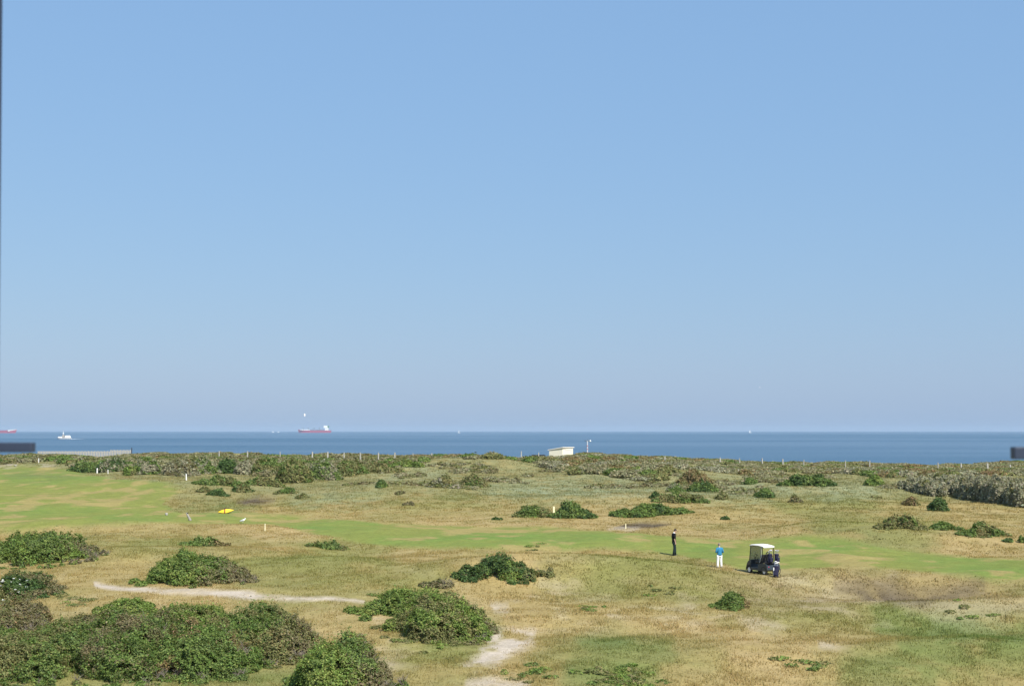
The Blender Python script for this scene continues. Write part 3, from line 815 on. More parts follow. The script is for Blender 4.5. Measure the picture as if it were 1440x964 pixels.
def scrub_mass():
    """low scrub that covers the crest of the dune as one mass"""
    r = np.random.default_rng(5)
    Ls, st = [], []
    LOX = [0, 90, 100, 300, 540, 580, 640, 700, 800, 900, 1000, 1100, 1300, 1440]
    LOY = [hit(a, b)[1] for a, b in zip(LOX, [652, 652, 662, 665, 656, 652, 650, 660, 662, 662, 668, 667, 672, 668])]
    LOX[0] = -400; LOX[-1] = 1800
    tries = 0
    while len(Ls) < 2600 and tries < 30000:
        tries += 1
        u = r.uniform(-0.42, 0.42); y = r.uniform(180, 262); x = u * y
        px = u * F + 720
        lo = float(np.interp(px, LOX, LOY))
        lo += 10 * float(vnoise(x / 9, 3.3, seed=4))
        if y < lo or (y > 238 and 762 < px < 815): continue
        if float(vnoise(x / 5, y / 5, seed=14)) < (-0.05 if y < lo + 6 else -0.75): continue
        g = float(H(x, y)); ht = r.uniform(0.4, 1.05) * (1.0 if y < (216 if px > 900 else 236) else 0.42)
        rx = r.uniform(0.8, 2.2)
        Ls.append((x, y, g + 0.2 * ht, rx, rx * r.uniform(0.7, 1.1), 0.8 * ht))
        st.append(r.choice(['scrub', 'scrub', 'scrub', 'scrub', 'grey', 'olive', 'olive', 'rust', 'green'] if px > 560 else ['scrub', 'scrub', 'scrub', 'olive', 'green', 'brown']))
    tries = 0
    while tries < 5200:                                   # thin low cover scattered down the slope
        tries += 1
        u = r.uniform(-0.13, 0.42); y = r.uniform(160, 240); x = u * y
        px = u * F + 720
        if y > float(np.interp(px, LOX, LOY)): continue
        k_ = float(fbm([x / 7], [y / 9], o=3, seed=19)[0])
        lim = 0.12 if px > 980 else (0.05 if y > 205 else 0.30)
        if k_ < lim + (0.25 if y < 172 else 0): continue
        g = float(H(x, y)); ht = r.uniform(0.14, 0.40); rx = r.uniform(0.35, 1.1)
        Ls.append((x, y, g + 0.1 * ht, rx, rx, ht))
        st.append(r.choice(['scrub', 'scrub', 'scrub', 'olive', 'brown'] if px > 980 else ['scrub', 'scrub', 'olive', 'brown']))
    VV, CC = [], []
    for L, t in zip(Ls, st):
        P, Nn = lobe_cloud([L], 0.15, 1.7, r)
        if len(P) == 0: continue
        VV.append(leaf_quads(P, Nn, 0.15, r)); CC.append(np.repeat(pick(t, P, 3, r) * 1.05, 4, 0))
    me = raw_mesh('dune_scrub', np.concatenate(VV), 4, np.concatenate(CC))
    tag(link('dune_scrub', me, M_LEAF), 'grey green scrub covering the crest of the dune in front of the sea', 'scrub', kind='stuff')
scrub_mass()

# weeds in the foreground
def weeds():
    r = np.random.default_rng(9)
    PP, NN, CC = [], [], []
    for px, py, n, rad in [(870, 945, 26, 30), (745, 945, 10, 20), (1150, 940, 5, 16), (1120, 935, 4, 16), (880, 955, 20, 30), (930, 830, 8, 12), (1350, 862, 6, 20), (750, 770, 6, 8), (830, 855, 7, 10), (640, 905, 20, 25), (560, 850, 14, 20), (230, 958, 30, 90), (110, 845, 10, 12)]:
        for i in range(n):
            p = hit(px + r.normal(0, rad), py + r.normal(0, rad * 0.35))
            h = r.uniform(0.05, 0.16)
            L = (p[0], p[1], p[2] + 0.3 * h, r.uniform(0.15, 0.5), r.uniform(0.15, 0.5), h * 0.7)
            q, m = lobe_cloud([L], 0.05, 0.55, r)
            PP.append(q); NN.append(m); CC.append(pick(r.choice(['bright', 'green', 'olive']), q, 2, r))
    P, Nn, c = map(np.concatenate, (PP, NN, CC))
    me = raw_mesh('low_weeds', leaf_quads(P, Nn, 0.05, r), 4, np.repeat(c, 4, 0))
    tag(link('low_weeds', me, M_LEAF), 'low leafy green weeds scattered in the foreground grass', 'weeds', kind='stuff')
weeds()

# ------------------------------------------------------------------ posts and stakes
def post(name, label, cat, px, yt, yb, wpx, mat, group=None, dist=None, lean=0.03, cap=None):
    p = hit(px, yb) if dist is None else np.array(at(px, yb, dist))
    d = p[1]
    h = (yb - yt) * d / F; w = wpx * d / F
    r_ = random.Random(px * 13)
    g = float(H(p[0], p[1]))
    z0 = min(g - 0.15, p[2])
    bm = B()
    H_ = p[2] + h - z0
    box(bm, (0, 0, H_ / 2), (w, w * 0.8, H_), None, taper=0.88, bev=w * 0.1)
    o = obj(name, bm, mat)
    o.location = (p[0], p[1], z0)
    o.rotation_euler = (r_.uniform(-lean, lean), r_.uniform(-lean, lean), r_.uniform(0, 1.5))
    tag(o, label, cat, group)
    return o
G1 = 'weathered wooden posts along the dune crest'
for px, yt, yb, w in [(308, 634, 642, 1.4), (348, 634, 642, 1.6), (394, 635, 643, 1.3), (439, 635, 644, 2.0), (461, 635, 647, 2.2), (483.5, 636, 646, 1.6), (507, 636, 646, 2.0), (532, 636, 645, 1.6),
                      (555, 636, 645, 2.2), (581, 637, 645, 1.3), (607, 637, 644, 1.8)]:
    post('fence_post', 'weathered pale wooden fence post on the crest left of the white hut, sea behind it', 'fence post', px, yt, yb, w, M_POST, G1, dist=247)
for px, yt, yb, w in [(733, 634, 642, 1.3), (757.5, 636, 644, 1.3), (935, 641, 648, 1.8), (1013, 643, 651, 1.8), (1040, 644, 650, 1.6), (1072, 644, 652, 1.6), (1101, 645, 651, 1.8), (1130, 646, 651, 1.4),
                      (1189, 647, 653, 1.5), (1223, 647, 655, 1.8), (1305, 655, 661, 1.6), (1319, 650, 662, 1.5), (1352, 651, 660, 2.0), (1389, 651, 661, 2.4), (1421, 653, 661, 1.8)]:
    post('fence_post', 'weathered pale wooden fence post along the scrub covered crest at or right of the hut', 'fence post', px, yt, yb, w, M_POST, G1, dist=232 if px > 1290 else 244)
post('marker_post', 'stout cream marker post standing in front of a flat topped shrub behind the fairway', 'marker post', 779, 712, 722, 2.7, M_MARK)
post('marker_stake', 'thin cream stake in tan rough at the near edge of the fairway', 'stake', 372.5, 736, 746, 1.2, M_MARK)
post('marker_stake', 'thin pale stake standing in the dark bunker', 'stake', 880, 736, 743, 1.2, M_MARK)
for px, yt, yb, w, lab in [(54.5, 644, 651, 1.1, 'white stake at far left between green and scrub'), (115, 645, 650, 1.4, 'white stake at the left end of the hedge, half hidden in leaves'),
                           (136.5, 658, 665, 1.7, 'white stake in front of the hedge at far edge of the green'), (152, 660, 666, 1.0, 'thin grey stake beside the white one in front of the hedge'),
                           (262, 666, 675, 1.6, 'white stake by pale grass at the end of the left green')]:
    post('marker_stake', lab, 'stake', px, yt, yb, w, M_WHITE if 'white' in lab else M_POST, dist=None)

# ------------------------------------------------------------------ plank fence on the beach side
D0 = 264.0
pf = thing('plank_fence', 'long low fence of pale upright planks on the crest below the white boat', 'fence', at(120, 637, D0))
sc_ = D0 / F
bm = B()
for k in range(58):
    x = -66 * sc_ + k * (129 / 57) * sc_
    ph = (4.6 if k > 44 else 2.9) * sc_ + 0.05 * math.sin(k * 3.1)
    box(bm, (x, 0.012 * math.sin(k * 2.3), ph / 2 - 0.4), (1.55 * sc_, 0.03, ph + 0.8))
obj('planks', bm, M_POST, pf)
bm = B(); box(bm, (-1.5 * sc_, 0.055, 0.30), (131 * sc_, 0.05, 0.09)); obj('rail', bm, M_POST, pf)
bm = B(); box(bm, (65.0 * sc_, 0, 0.1), (0.14, 0.14, 1.9)); obj('end_post', bm, M_DARK, pf)

# ------------------------------------------------------------------ the white hut
D1 = 262.0
k1 = D1 / F
hut = thing('beach_hut', 'small cream hut with a sloping white roof on the dune crest against the sea', 'hut', at(791, 639.6, D1))
def hp(px, py, dep=0.0): return Vector(((px - 791) * k1 * (1 + dep / D1), dep, (640 - py) * k1))
# footprint: near corner, left corner behind it, right corner behind it
n0, l0, r0 = Vector((0, 0, 0)), Vector(((772.5 - 791) * k1 * 1.006, 1.1, 0)), Vector(((806 - 791) * k1 * 1.004, 0.9, 0))
b0 = l0 + r0 - n0
zb = -1.2
zn, zl = (640 - 629.8) * k1, (640 - 633.6) * k1
bm = B()
bot = [bm.verts.new((q.x, q.y, zb)) for q in (n0, r0, b0, l0)]
top = [bm.verts.new((n0.x, n0.y, zn)), bm.verts.new((r0.x, r0.y, zn)), bm.verts.new((b0.x, b0.y, zl)), bm.verts.new((l0.x, l0.y, zl))]
for i in range(4): bm.faces.new((bot[i], bot[(i + 1) % 4], top[(i + 1) % 4], top[i]))
bm.faces.new(bot[::-1]); bm.faces.new(top)
obj('wall', bm, M_CREAM, hut)
cen = (n0 + b0) / 2
bm = B()
def out(q, z, dz):
    e = (q - cen); s = 1 + 0.16 / e.length * 1.6
    return Vector((cen.x + e.x * s, cen.y + e.y * s, z + dz))
lo = [out(n0, zn, 0.02), out(r0, zn, 0.02), out(b0, zl, 0.02), out(l0, zl, 0.02)]
hi = [out(n0, zn, 0.17), out(r0, zn, 0.17), out(b0, zl, 0.17), out(l0, zl, 0.17)]
loft(bm, [lo, hi])
obj('roof', bm, M_ROOFW, hut)
bm = B()
e = (r0 - n0); nrm = Vector((e.y, -e.x, 0)).normalized()
mid = n0 + e * 0.52
bm2 = Matrix.Rotation(math.atan2(e.y, e.x), 3, 'Z')
box(bm, mid + nrm * 0.02 + Vector((0, 0, zn - 0.32)), (1.2, 0.05, 0.18), bm2)
obj('vent', bm, M_ROOFW, hut)

shed = thing('low_shed', 'low dark flat roofed shed half hidden behind the crest left of the hut', 'shed', at(757, 640, 266))
bm = B(); box(bm, (0, 0, -0.5), (17 * 0.133, 2.0, 1.1)); obj('wall', bm, M_DARK, shed)
bm = B(); box(bm, (0, 0, 0.10), (19 * 0.133, 2.3, 0.08)); obj('roof', bm, M_DARK, shed)

# banded beacon mast beside the hut
D2 = 262.0; k2 = D2 / F
mast = thing('beacon_mast', 'slim mast with pale and reddish bands and stubby arms on top, right of the hut', 'mast', at(826, 640, D2))
bm = B(); tube(bm, (0, 0, -1.0), (0, 0, 20 * k2), 0.13, 0.10, 10); obj('pole', bm, paint('pale_pole', (0.52, 0.54, 0.58), 0.7, 0.2), mast)
M_PINK = paint('faded_red_band', (0.40, 0.24, 0.26), 0.7, 0.2)
for z in (3.0, 8.0, 12.5):
    bm = B(); tube(bm, (0, 0, z * k2), (0, 0, (z + 1.8) * k2), 0.15, 0.145, 10); obj('band', bm, M_PINK, mast)
bm = B()
for a in (-0.9, 0.2, 0.95):
    tube(bm, (0, 0, 19 * k2), (math.sin(a) * 4.6 * k2, 0.1 * a, 19 * k2 + math.cos(a) * 4.4 * k2), 0.045, 0.03, 6)
tube(bm, (-4 * k2, 0, 20.5 * k2), (4 * k2, 0, 20.5 * k2), 0.035, 0.035, 6)
obj('arms', bm, M_BLUEG, mast)
bm = B(); ball(bm, (4.2 * k2, 0, 20.2 * k2), (0.16, 0.12, 0.16)); obj('lamp', bm, M_WHITE, mast)

# ------------------------------------------------------------------ ships
def hull(bm, L, W, zk, zd, bow_up=0.0, stern_up=0.0, n=15, flat=0.75):
    """bow towards +x; z = 0 is the water"""
    secs = []
    for i in range(n):
        t = i / (n - 1); x = -L / 2 + L * t
        wide = W / 2 * (1 - max(0, (t - flat) / (1 - flat)) ** 1.8 * 0.97) * (0.82 + 0.18 * min(1, t / 0.1))
        zt = zd + bow_up * max(0, (t - 0.82) / 0.18) ** 1.2 + stern_up * (1 if t < 0.16 else 0)
        rake = 0.03 * L * max(0, (t - flat) / (1 - flat)) ** 2
        secs.append([(x, -wide * 0.9, zk), (x + rake, -wide, zt), (x + rake, wide, zt), (x, wide * 0.9, zk)])
    loft(bm, secs)

DS = 10200.0; ks = DS / F
tank = thing('cargo_ship', 'distant cargo ship on the horizon with pink red hull and white bridge at right end', 'ship', (at(443, 605, DS)[0], DS, SEA_Z), math.pi)
L = 45 * ks
bm = B(); hull(bm, L, 7 * ks, -8, 3.2 * ks, bow_up=1.3 * ks); obj('hull', bm, M_RED, tank)
bm = B(); box(bm, (L * 0.30, 0, 4.05 * ks), (L * 0.30, 7.0 * ks, 0.8 * ks), None, 0.96); obj('bow_bulwark', bm, M_WHITE, tank)
bm = B(); box(bm, (-L * 0.37, 0, 5.0 * ks), (4.6 * ks, 6.4 * ks, 3.6 * ks)); box(bm, (-L * 0.335, 0, 8.3 * ks), (5.2 * ks, 6.8 * ks, 3.2 * ks), None, 0.92)
obj('bridge_house', bm, M_WHITE, tank)
bm = B(); box(bm, (-L * 0.41, 0, 8.3 * ks), (2.2 * ks, 2.6 * ks, 3.0 * ks), None, 0.85); obj('funnel', bm, M_GREEN, tank)
for t in (-0.15, 0.02, 0.20, 0.36):
    bm = B()
    tube(bm, (L * t, 0, 3 * ks), (L * t, 0, 7.2 * ks), 0.4 * ks, 0.25 * ks, 8)
    tube(bm, (L * t, 0, 6.8 * ks), (L * t + 3.2 * ks, 0, 5.4 * ks), 0.25 * ks, 0.15 * ks, 6)
    obj('crane', bm, M_BLUEG, tank)
bm = B()
bm.free()
for t in (-0.22, -0.08, 0.10):
    bm = B(); box(bm, (L * t, 0, 3.7 * ks), (5 * ks, 5.4 * ks, 1.1 * ks)); obj('hatch', bm, M_BLUEG, tank)

DR = 8900.0; kr = DR / F
ship2 = thing('cargo_ship', 'red hulled ship with a white bow entering the picture at the far left edge', 'ship', (at(-24, 605, DR)[0], DR, SEA_Z))
L2 = 90 * kr
bm = B(); hull(bm, L2, 12 * kr, -8, 3.6 * kr, bow_up=0.8 * kr, flat=0.86); obj('hull', bm, M_RED, ship2)
bm = B(); hull(bm, L2 * 1.01, 12.6 * kr, 2.2 * kr, 3.9 * kr, bow_up=1.4 * kr, flat=0.86)
for v in list(bm.verts):
    if v.co.x < L2 * 0.41: v.co.x = L2 * 0.41
bmesh.ops.remove_doubles(bm, verts=bm.verts, dist=0.01)
obj('bow_bulwark', bm, M_WHITE, ship2)
bm = B(); box(bm, (-L2 * 0.36, 0, 8 * kr), (10 * kr, 10 * kr, 9 * kr), None, 0.9); obj('bridge_house', bm, M_WHITE, ship2)

DT = 2560.0; kt = DT / F
tug = thing('pilot_boat', 'white working boat with a tall mast heading left on the sea at far left', 'boat', (at(91, 605, DT)[0], DT, SEA_Z), math.pi)
bm = B(); hull(bm, 19 * kt, 5.5 * kt, -1.0, 1.9 * kt, bow_up=0.9 * kt); obj('hull', bm, M_GULLG, tug)
bm = B()
for sx, zz in ((5.8, 2.7),): box(bm, (sx * kt, 0, zz * kt), (6.0 * kt, 4.2 * kt, 1.6 * kt), None, 0.85)
obj('foredeck', bm, M_WHITE, tug)
bm = B(); box(bm, (-4.6 * kt, 0, 3.4 * kt), (8.0 * kt, 4.6 * kt, 3.4 * kt), None, 0.72, bev=0.2 * kt); obj('aft_house', bm, M_WHITE, tug)
bm = B(); box(bm, (1.6 * kt, 0, 3.8 * kt), (3.4 * kt, 3.6 * kt, 4.2 * kt), None, 0.8); obj('wheelhouse', bm, M_STONE, tug)
bm = B(); tube(bm, (1.8 * kt, 0, 5.6 * kt), (1.8 * kt, 0, 11.8 * kt), 0.40 * kt, 0.12 * kt, 8); box(bm, (1.8 * kt, 0, 8.2 * kt), (1.7 * kt, 1.4 * kt, 1.5 * kt), None, 0.6)
obj('mast', bm, M_WHITE, tug)
wk = B()
ky = random.Random(4)
for i in range(26):
    xx = 8 * kt + i * 0.75 * kt
    ball(wk, (xx, ky.uniform(-1, 1) * 1.6 * kt, 0.05), (ky.uniform(.5, 1.3) * kt, ky.uniform(.4, 1.5) * kt, 0.3 * kt * max(0.15, 1 - i / 26)), 8, 4)
o = obj('boat_wake', wk, M_FOAM); o.location = (at(91, 605, DT)[0], DT, SEA_Z)
tag(o, 'short trail of white foam behind the working boat', 'wake', kind='stuff')

def sailboat(px, hpx, dist, label):
    k = dist / F
    t = thing('sailboat', label, 'sailboat', (at(px, 605, dist)[0], dist, SEA_Z))
    bm = B(); hull(bm, 3.2 * k, 0.9 * k, -0.3, 0.5 * k, 0.15 * k, n=9, flat=0.4); obj('hull', bm, M_WHITE, t)
    bm = B(); tube(bm, (0.2 * k, 0, 0.4 * k), (0.2 * k, 0, hpx * k), 0.07 * k, 0.04 * k, 6); obj('mast', bm, M_STEEL, t)
    bm = B(); loft(bm, [[(0.15 * k, 0, 0.8 * k), (-1.3 * k, 0.25 * k, 0.8 * k), (-1.3 * k, 0.29 * k, 0.8 * k), (0.15 * k, 0.04 * k, 0.8 * k)],
                        [(0.17 * k, 0, hpx * 0.6 * k), (-0.6 * k, 0.12 * k, hpx * 0.6 * k), (-0.6 * k, 0.16 * k, hpx * 0.6 * k), (0.17 * k, 0.04 * k, hpx * 0.6 * k)],
                        [(0.18 * k, 0, hpx * 0.97 * k), (0.1 * k, 0.02 * k, hpx * 0.97 * k), (0.1 * k, 0.04 * k, hpx * 0.97 * k), (0.18 * k, 0.03 * k, hpx * 0.97 * k)]])
    obj('sail', bm, M_WHITE, t)
sailboat(645.5, 5.0, 9000, 'tiny white sailing boat on the horizon near the middle of the picture')
sailboat(1054.8, 5.0, 9800, 'tiny white sailing boat on the horizon above the golf cart')
for px, lab in ((384, 'faint low boat on the horizon, farther left of the two beside the cargo ship'), (391.5, 'faint low boat on the horizon, nearer the cargo ship')):
    k = 0.6 * 11500 / F
    t = thing('motor_boat', lab, 'boat', (at(px, 605, 11500)[0], 11500, SEA_Z))
    bm = B(); hull(bm, 3.6 * k, 1.0 * k, -0.3, 1.3 * k, 0.3 * k, n=9, flat=0.5); obj('hull', bm, M_WHITE, t)
    bm = B(); box(bm, (-0.4 * k, 0, 2.0 * k), (1.6 * k, 0.8 * k, 1.2 * k), None, 0.8); obj('cabin', bm, M_WHITE, t)

# ------------------------------------------------------------------ birds
def wing(bm, s, span, ch, lift):
    secs = []
    for t, zz, c, xo in ((0, 0, 1.0, 0), (0.35, lift, 0.95, 0.02), (0.7, lift * 0.9, 0.65, -0.05), (1.0, lift * 0.45, 0.12, -0.2)):
        y = s * t * span; th = 0.022 * (1 - t * .7)
        secs.append([(xo * ch + c * ch / 2, y, zz), (xo * ch, y, zz + th), (xo * ch - c * ch / 2, y, zz), (xo * ch, y, zz - th)])
    loft(bm, secs)
def flying(px, py, dist, span, label, rz):
    t = thing('flying_gull', label, 'bird', at(px, py, dist), rz)
    bm = B()
    secs = []
    for x, r_ in ((-0.26, .02), (-0.15, .055), (0.0, .085), (0.12, .07), (0.19, .055), (0.25, .045), (0.29, .015)):
        secs.append([(x * span / 1.2, r_ * math.cos(a) * span / 1.2, r_ * math.sin(a) * span / 1.2) for a in np.linspace(0, 2 * math.pi, 8, endpoint=False)])
    loft(bm, secs)
    tube(bm, (0.285 * span / 1.2, 0, 0), (0.34 * span / 1.2, 0, -0.01), 0.012, 0.004, 6)
    for s in (-1, 1): wing(bm, s, span / 2, 0.30 * span, 0.16 * span)
    t.rotation_euler = (0.75, 0.2, rz)
    obj('body', bm, M_WHITE, t, True)
flying(428.3, 583.6, 300, 1.0, 'white gull in flight in the sky above the cargo ship', 0.35)
flying(1068.5, 544.6, 420, 0.8, 'tiny pale gull high in the sky right of centre', 1.0)

p = hit(341.5, 735)
gull = thing('standing_gull', 'white and grey gull standing on the fairway below the yellow kite', 'bird', p, 0.25)
bm = B()
secs = []
for x, z, r_ in ((-0.30, .17, .015), (-0.22, .19, .045), (-0.10, .22, .085), (0.03, .25, .10), (0.12, .29, .085), (0.17, .35, .06), (0.19, .40, .055), (0.23, .42, .05), (0.265, .42, .02)):
    secs.append([(x - 0.02 * math.sin(a), r_ * math.cos(a), z + r_ * math.sin(a)) for a in np.linspace(0, 2 * math.pi, 10, endpoint=False)])
loft(bm, secs)
tube(bm, (0.26, 0, 0.42), (0.32, 0, 0.405), 0.015, 0.005, 6)
for s in (-.04, .04): tube(bm, (0.0, s, 0.17), (0.01, s, -0.02), 0.010, 0.008, 6)
obj('body', bm, M_WHITE, gull, True)
for s in (-1, 1):
    bm = B(); ball(bm, (-0.10, s * 0.085, 0.23), (0.20, 0.025, 0.065), 12, 8, Matrix.Rotation(-0.25, 3, 'Y')); obj('wing', bm, M_GULLG, gull, True)

# ------------------------------------------------------------------ yellow kite, stump, stones
p = hit(317.3, 721.5); kk = p[1] / F
kite = thing('kite', 'small yellow kite with black edging resting on the fairway', 'kite', p + np.array([0, 0, -0.06]), 0.12)
def kite_shell(s0, s1, z0f, z1f, off):
    """part of the bulging lens between span s0..s1 and from z0f to z1f of its height"""
    bm = B(); n, m_ = 14, 8
    Wd, Ht = 22 * kk, 8.2 * kk
    g = []
    for i in range(n + 1):
        t = s0 + (s1 - s0) * i / n
        half = Ht / 2 * max(0.10, 1 - abs(t) ** 1.7)
        row = []
        for j in range(m_ + 1):
            q = z0f + (z1f - z0f) * j / m_
            zz = Ht / 2 + q * half + t * Ht * 0.16
            bulge = -(0.30 * kk * 8) * math.sqrt(max(0, 1 - q * q)) * (1 - t * t) - off + zz * 0.45
            row.append((t * Wd / 2, bulge, zz))
        g.append(row)
    front = [[bm.verts.new(c) for c in r_] for r_ in g]
    back = [[bm.verts.new((c[0], c[1] + 0.05, c[2])) for c in r_] for r_ in g]
    for i in range(n):
        for j in range(m_):
            bm.faces.new((front[i][j], front[i + 1][j], front[i + 1][j + 1], front[i][j + 1]))
            bm.faces.new((back[i][j], back[i][j + 1], back[i + 1][j + 1], back[i + 1][j]))
    for i in range(n):
        for j in (0, m_): bm.faces.new((front[i][j], front[i + 1][j], back[i + 1][j], back[i][j]))
    for j in range(m_):
        for i in (0, n): bm.faces.new((front[i][j], front[i][j + 1], back[i][j + 1], back[i][j]))
    return bm
obj('canopy', kite_shell(-1, 1, -0.72, 0.72, 0), M_YELLOW, kite, True)
for a, b in ((-1, -0.72), (0.72, 1)): obj('edging', kite_shell(-1, 1, a, b, 0.004), M_BLACK, kite, True)
obj('panel', kite_shell(-0.20, -0.03, -0.72, 0.72, 0.03), M_RUST, kite, True)

p = hit(265, 731.5); ks2 = p[1] / F
st = thing('tree_stump', 'leaning grey weathered stump at the edge of the green dip left of the yellow kite', 'stump', p)
bm = B()
secs = []
for x, z, r_ in ((2.6, -1, 2.3), (1.8, 2, 2.0), (0.2, 5, 1.75), (-1.4, 8, 1.5), (-2.4, 10, 1.1), (-2.7, 10.8, .7)):
    secs.append([((x + r_ * math.cos(a) * (1 + .18 * math.sin(3 * a + z))) * ks2, r_ * .8 * math.sin(a) * ks2, z * ks2) for a in np.linspace(0, 2 * math.pi, 12, endpoint=False)])
loft(bm, secs); obj('trunk', bm, M_GREY, st, True)
bm = B(); ball(bm, (-1.2 * ks2, -0.3 * ks2, 10.4 * ks2), (1.2 * ks2, 0.9 * ks2, 0.8 * ks2), 10, 7); obj('knot', bm, M_BLACK, st, True)

def stone(px, py, w, h, label, seed):
    p = hit(px, py); k = p[1] / F
    bm = B(); bmesh.ops.create_icosphere(bm, subdivisions=3, radius=1)
    for v in bm.verts:
        n_ = float(fbm([v.co.x * 1.4 + seed], [v.co.y * 1.4], np.array([v.co.z * 1.4]), o=3, seed=seed)[0])
        v.co *= 1 + 0.35 * n_
        v.co = Vector((v.co.x * w / 2 * k, v.co.y * w / 2.4 * k, v.co.z * h / 2 * k + h * 0.35 * k))
    o = obj('stone', bm, M_STONE, None, True); o.location = p
    tag(o, label, 'stone')
stone(234, 724, 4, 4, 'small pale stone in grass left of the leaning stump', 3)
stone(22, 655, 5, 1.8, 'flat pale stone at the far edge of the left green by the scrub', 8)

# ------------------------------------------------------------------ golf cart
p = hit(1073.5, 807.5)
kc = p[1] / F
CA = math.atan2(0.89, -0.46)
cart = thing('golf_cart', 'dark blue grey golf cart with a white roof parked on the fairway', 'golf cart', p + np.array([0.05, 0.55, 0.0]), CA)
gx, gy = cart.location.x, cart.location.y
cart.scale = (0.90, 0.82, 0.97)
# local: x forward, y left, wheels on z = 0
def wheel(x, y):
    s = 1 if y > 0 else -1
    wx = gx + x * math.cos(CA) - y * math.sin(CA); wy = gy + x * math.sin(CA) + y * math.cos(CA)
    dz = float(H(wx, wy)) - cart.location.z
    w = bpy.data.objects.new('wheel', None); C.objects.link(w); w.parent = cart; w.location = (x, y, 0.22)
    w['kind'] = 'thing'; del w['kind']
    bm = B()
    n = 22; prof = [(.13, -.075), (.20, -.085), (.225, -.05), (.228, 0), (.225, .05), (.20, .085), (.13, .075)]
    rings = []
    for i in range(n):
        a = 2 * math.pi * i / n
        rings.append([bm.verts.new((r_ * math.cos(a), o_, r_ * math.sin(a))) for r_, o_ in prof])
    for i in range(n):
        for j in range(len(prof)): 
            q = (j + 1) % len(prof)
            bm.faces.new((rings[i][j], rings[(i + 1) % n][j], rings[(i + 1) % n][q], rings[i][q]))
    obj('tyre', bm, M_BLACK, w, True)
    bm = B(); tube(bm, (0, -.065 * s, 0), (0, .078 * s, 0), .142, .142, 20); tube(bm, (0, .078 * s, 0), (0, .095 * s, 0), .09, .05, 14); obj('hub', bm, M_WHITE, w)
for x in (0.83, -0.80):
    for y in (-0.46, 0.46): wheel(x, y)
# body: front cowl, floor, rear fender housing
bm = B()
prof = [(1.16, .25), (1.20, .42), (1.12, .60), (0.92, .74), (0.62, .86), (0.56, .84), (0.62, .55), (0.56, .30)]
loft(bm, [[(x, y * (1 if x < 1.0 else .88), z) for x, z in prof] for y in (-.56, -.50, .50, .56)])
box(bm, (0.18, 0, .27), (0.86, 1.10, .10), None, bev=.02)
box(bm, (0.10, .57, .30), (1.0, .05, .14)); box(bm, (0.10, -.57, .30), (1.0, .05, .14))
prof = [(-.22, .24), (-.20, .58), (-.34, .66), (-.98, .70), (-1.16, .62), (-1.20, .34), (-1.06, .24)]
loft(bm, [[(x, y, z) for x, z in prof] for y in (-.59, -.54, .54, .59)])
obj('body', bm, M_CART, cart)
for x in (0.83, -0.80):
    for y in (-.573, .573):
        bm = B()
        s = 1 if y > 0 else -1
        secs = []
        for a in np.linspace(-0.15, math.pi + 0.15, 13):
            c_, s_ = math.cos(a), math.sin(a)
            secs.append([(x + c_ * r_, y + o_ * s, .22 + s_ * r_) for r_, o_ in ((.245, -.03), (.30, -.03), (.30, .025), (.245, .025))])
        loft(bm, secs); obj('wheel_arch', bm, M_BLACK, cart)
bm = B(); box(bm, (1.24, 0, .30), (.07, .92, .12), None, bev=.02); obj('front_bumper', bm, M_BLACK, cart)
for y in (-.36, .36):
    bm = B(); ball(bm, (1.135, y, .55), (.04, .09, .055)); obj('headlight', bm, M_WHITE, cart, True)
    bm = B(); box(bm, (-1.19, y * 1.2, .52), (.03, .10, .07), None, bev=.01); obj('tail_light', bm, M_RED, cart)
bm = B(); box(bm, (-.12, 0, .74), (.50, 1.06, .14), None, bev=.04); obj('seat', bm, M_BLACK, cart)
for y in (-.27, .27):
    bm = B(); box(bm, (-.42, y, 1.02), (.11, .50, .42), Matrix.Rotation(-.18, 3, 'Y'), .95, bev=.04); obj('seat_back', bm, M_BLACK, cart)
bm = B()
ring = [Vector((.36 + .06 * math.sin(t), .27 + .18 * math.cos(t), 1.02 + .17 * math.sin(t))) for t in np.linspace(0, 2 * math.pi, 18)]
path(bm, ring, .016, 6); tube(bm, (.36, .27, 1.02), (.62, .27, .78), .02, .02, 8)
for t in (0, 2.1, 4.2): tube(bm, (.36, .27, 1.02), (.36 + .06 * math.sin(t), .27 + .18 * math.cos(t), 1.02 + .17 * math.sin(t)), .012, .012, 6)
obj('steering_wheel', bm, M_BLACK, cart)
ZR = 1.74
for x0_, x1_, y in ((.84, .66, .50), (.84, .66, -.50)):
    bm = B(); tube(bm, (x0_, y, .72), (x1_, y, ZR), .028, .028, 8); obj('roof_post', bm, M_BLACK, cart)
for y in (.50, -.50):
    bm = B(); path(bm, [(-.55, y, .66), (-.62, y, 1.2), (-.60, y, ZR)], .028, 8); obj('roof_post', bm, M_BLACK, cart)
bm = B()
path(bm, [(-.30, .52, .72), (-.42, .525, .98), (-.50, .53, 1.10), (-.52, .53, ZR - .04)], .016, 8); obj('grab_bar', bm, M_WHITE, cart)
bm = B()
path(bm, [Vector((-.60, .20 * math.cos(t), 1.05 + .34 * math.sin(t))) for t in np.linspace(0, math.pi, 10)], .035, 8); obj('bag_rack', bm, M_BLACK, cart)
bm = B()
secs = []
for x, zz, yy in ((.84, -.02, .46), (.78, .03, .53), (.4, .07, .56), (-.2, .08, .56), (-.66, .04, .54), (-.74, -.01, .48)):
    secs.append([(x, -yy, ZR + zz - .04), (x, -yy * .6, ZR + zz + .015), (x, yy * .6, ZR + zz + .015), (x, yy, ZR + zz - .04), (x, yy * .95, ZR + zz - .075), (x, -yy * .95, ZR + zz - .075)])
loft(bm, secs); obj('roof', bm, M_ROOFW, cart)
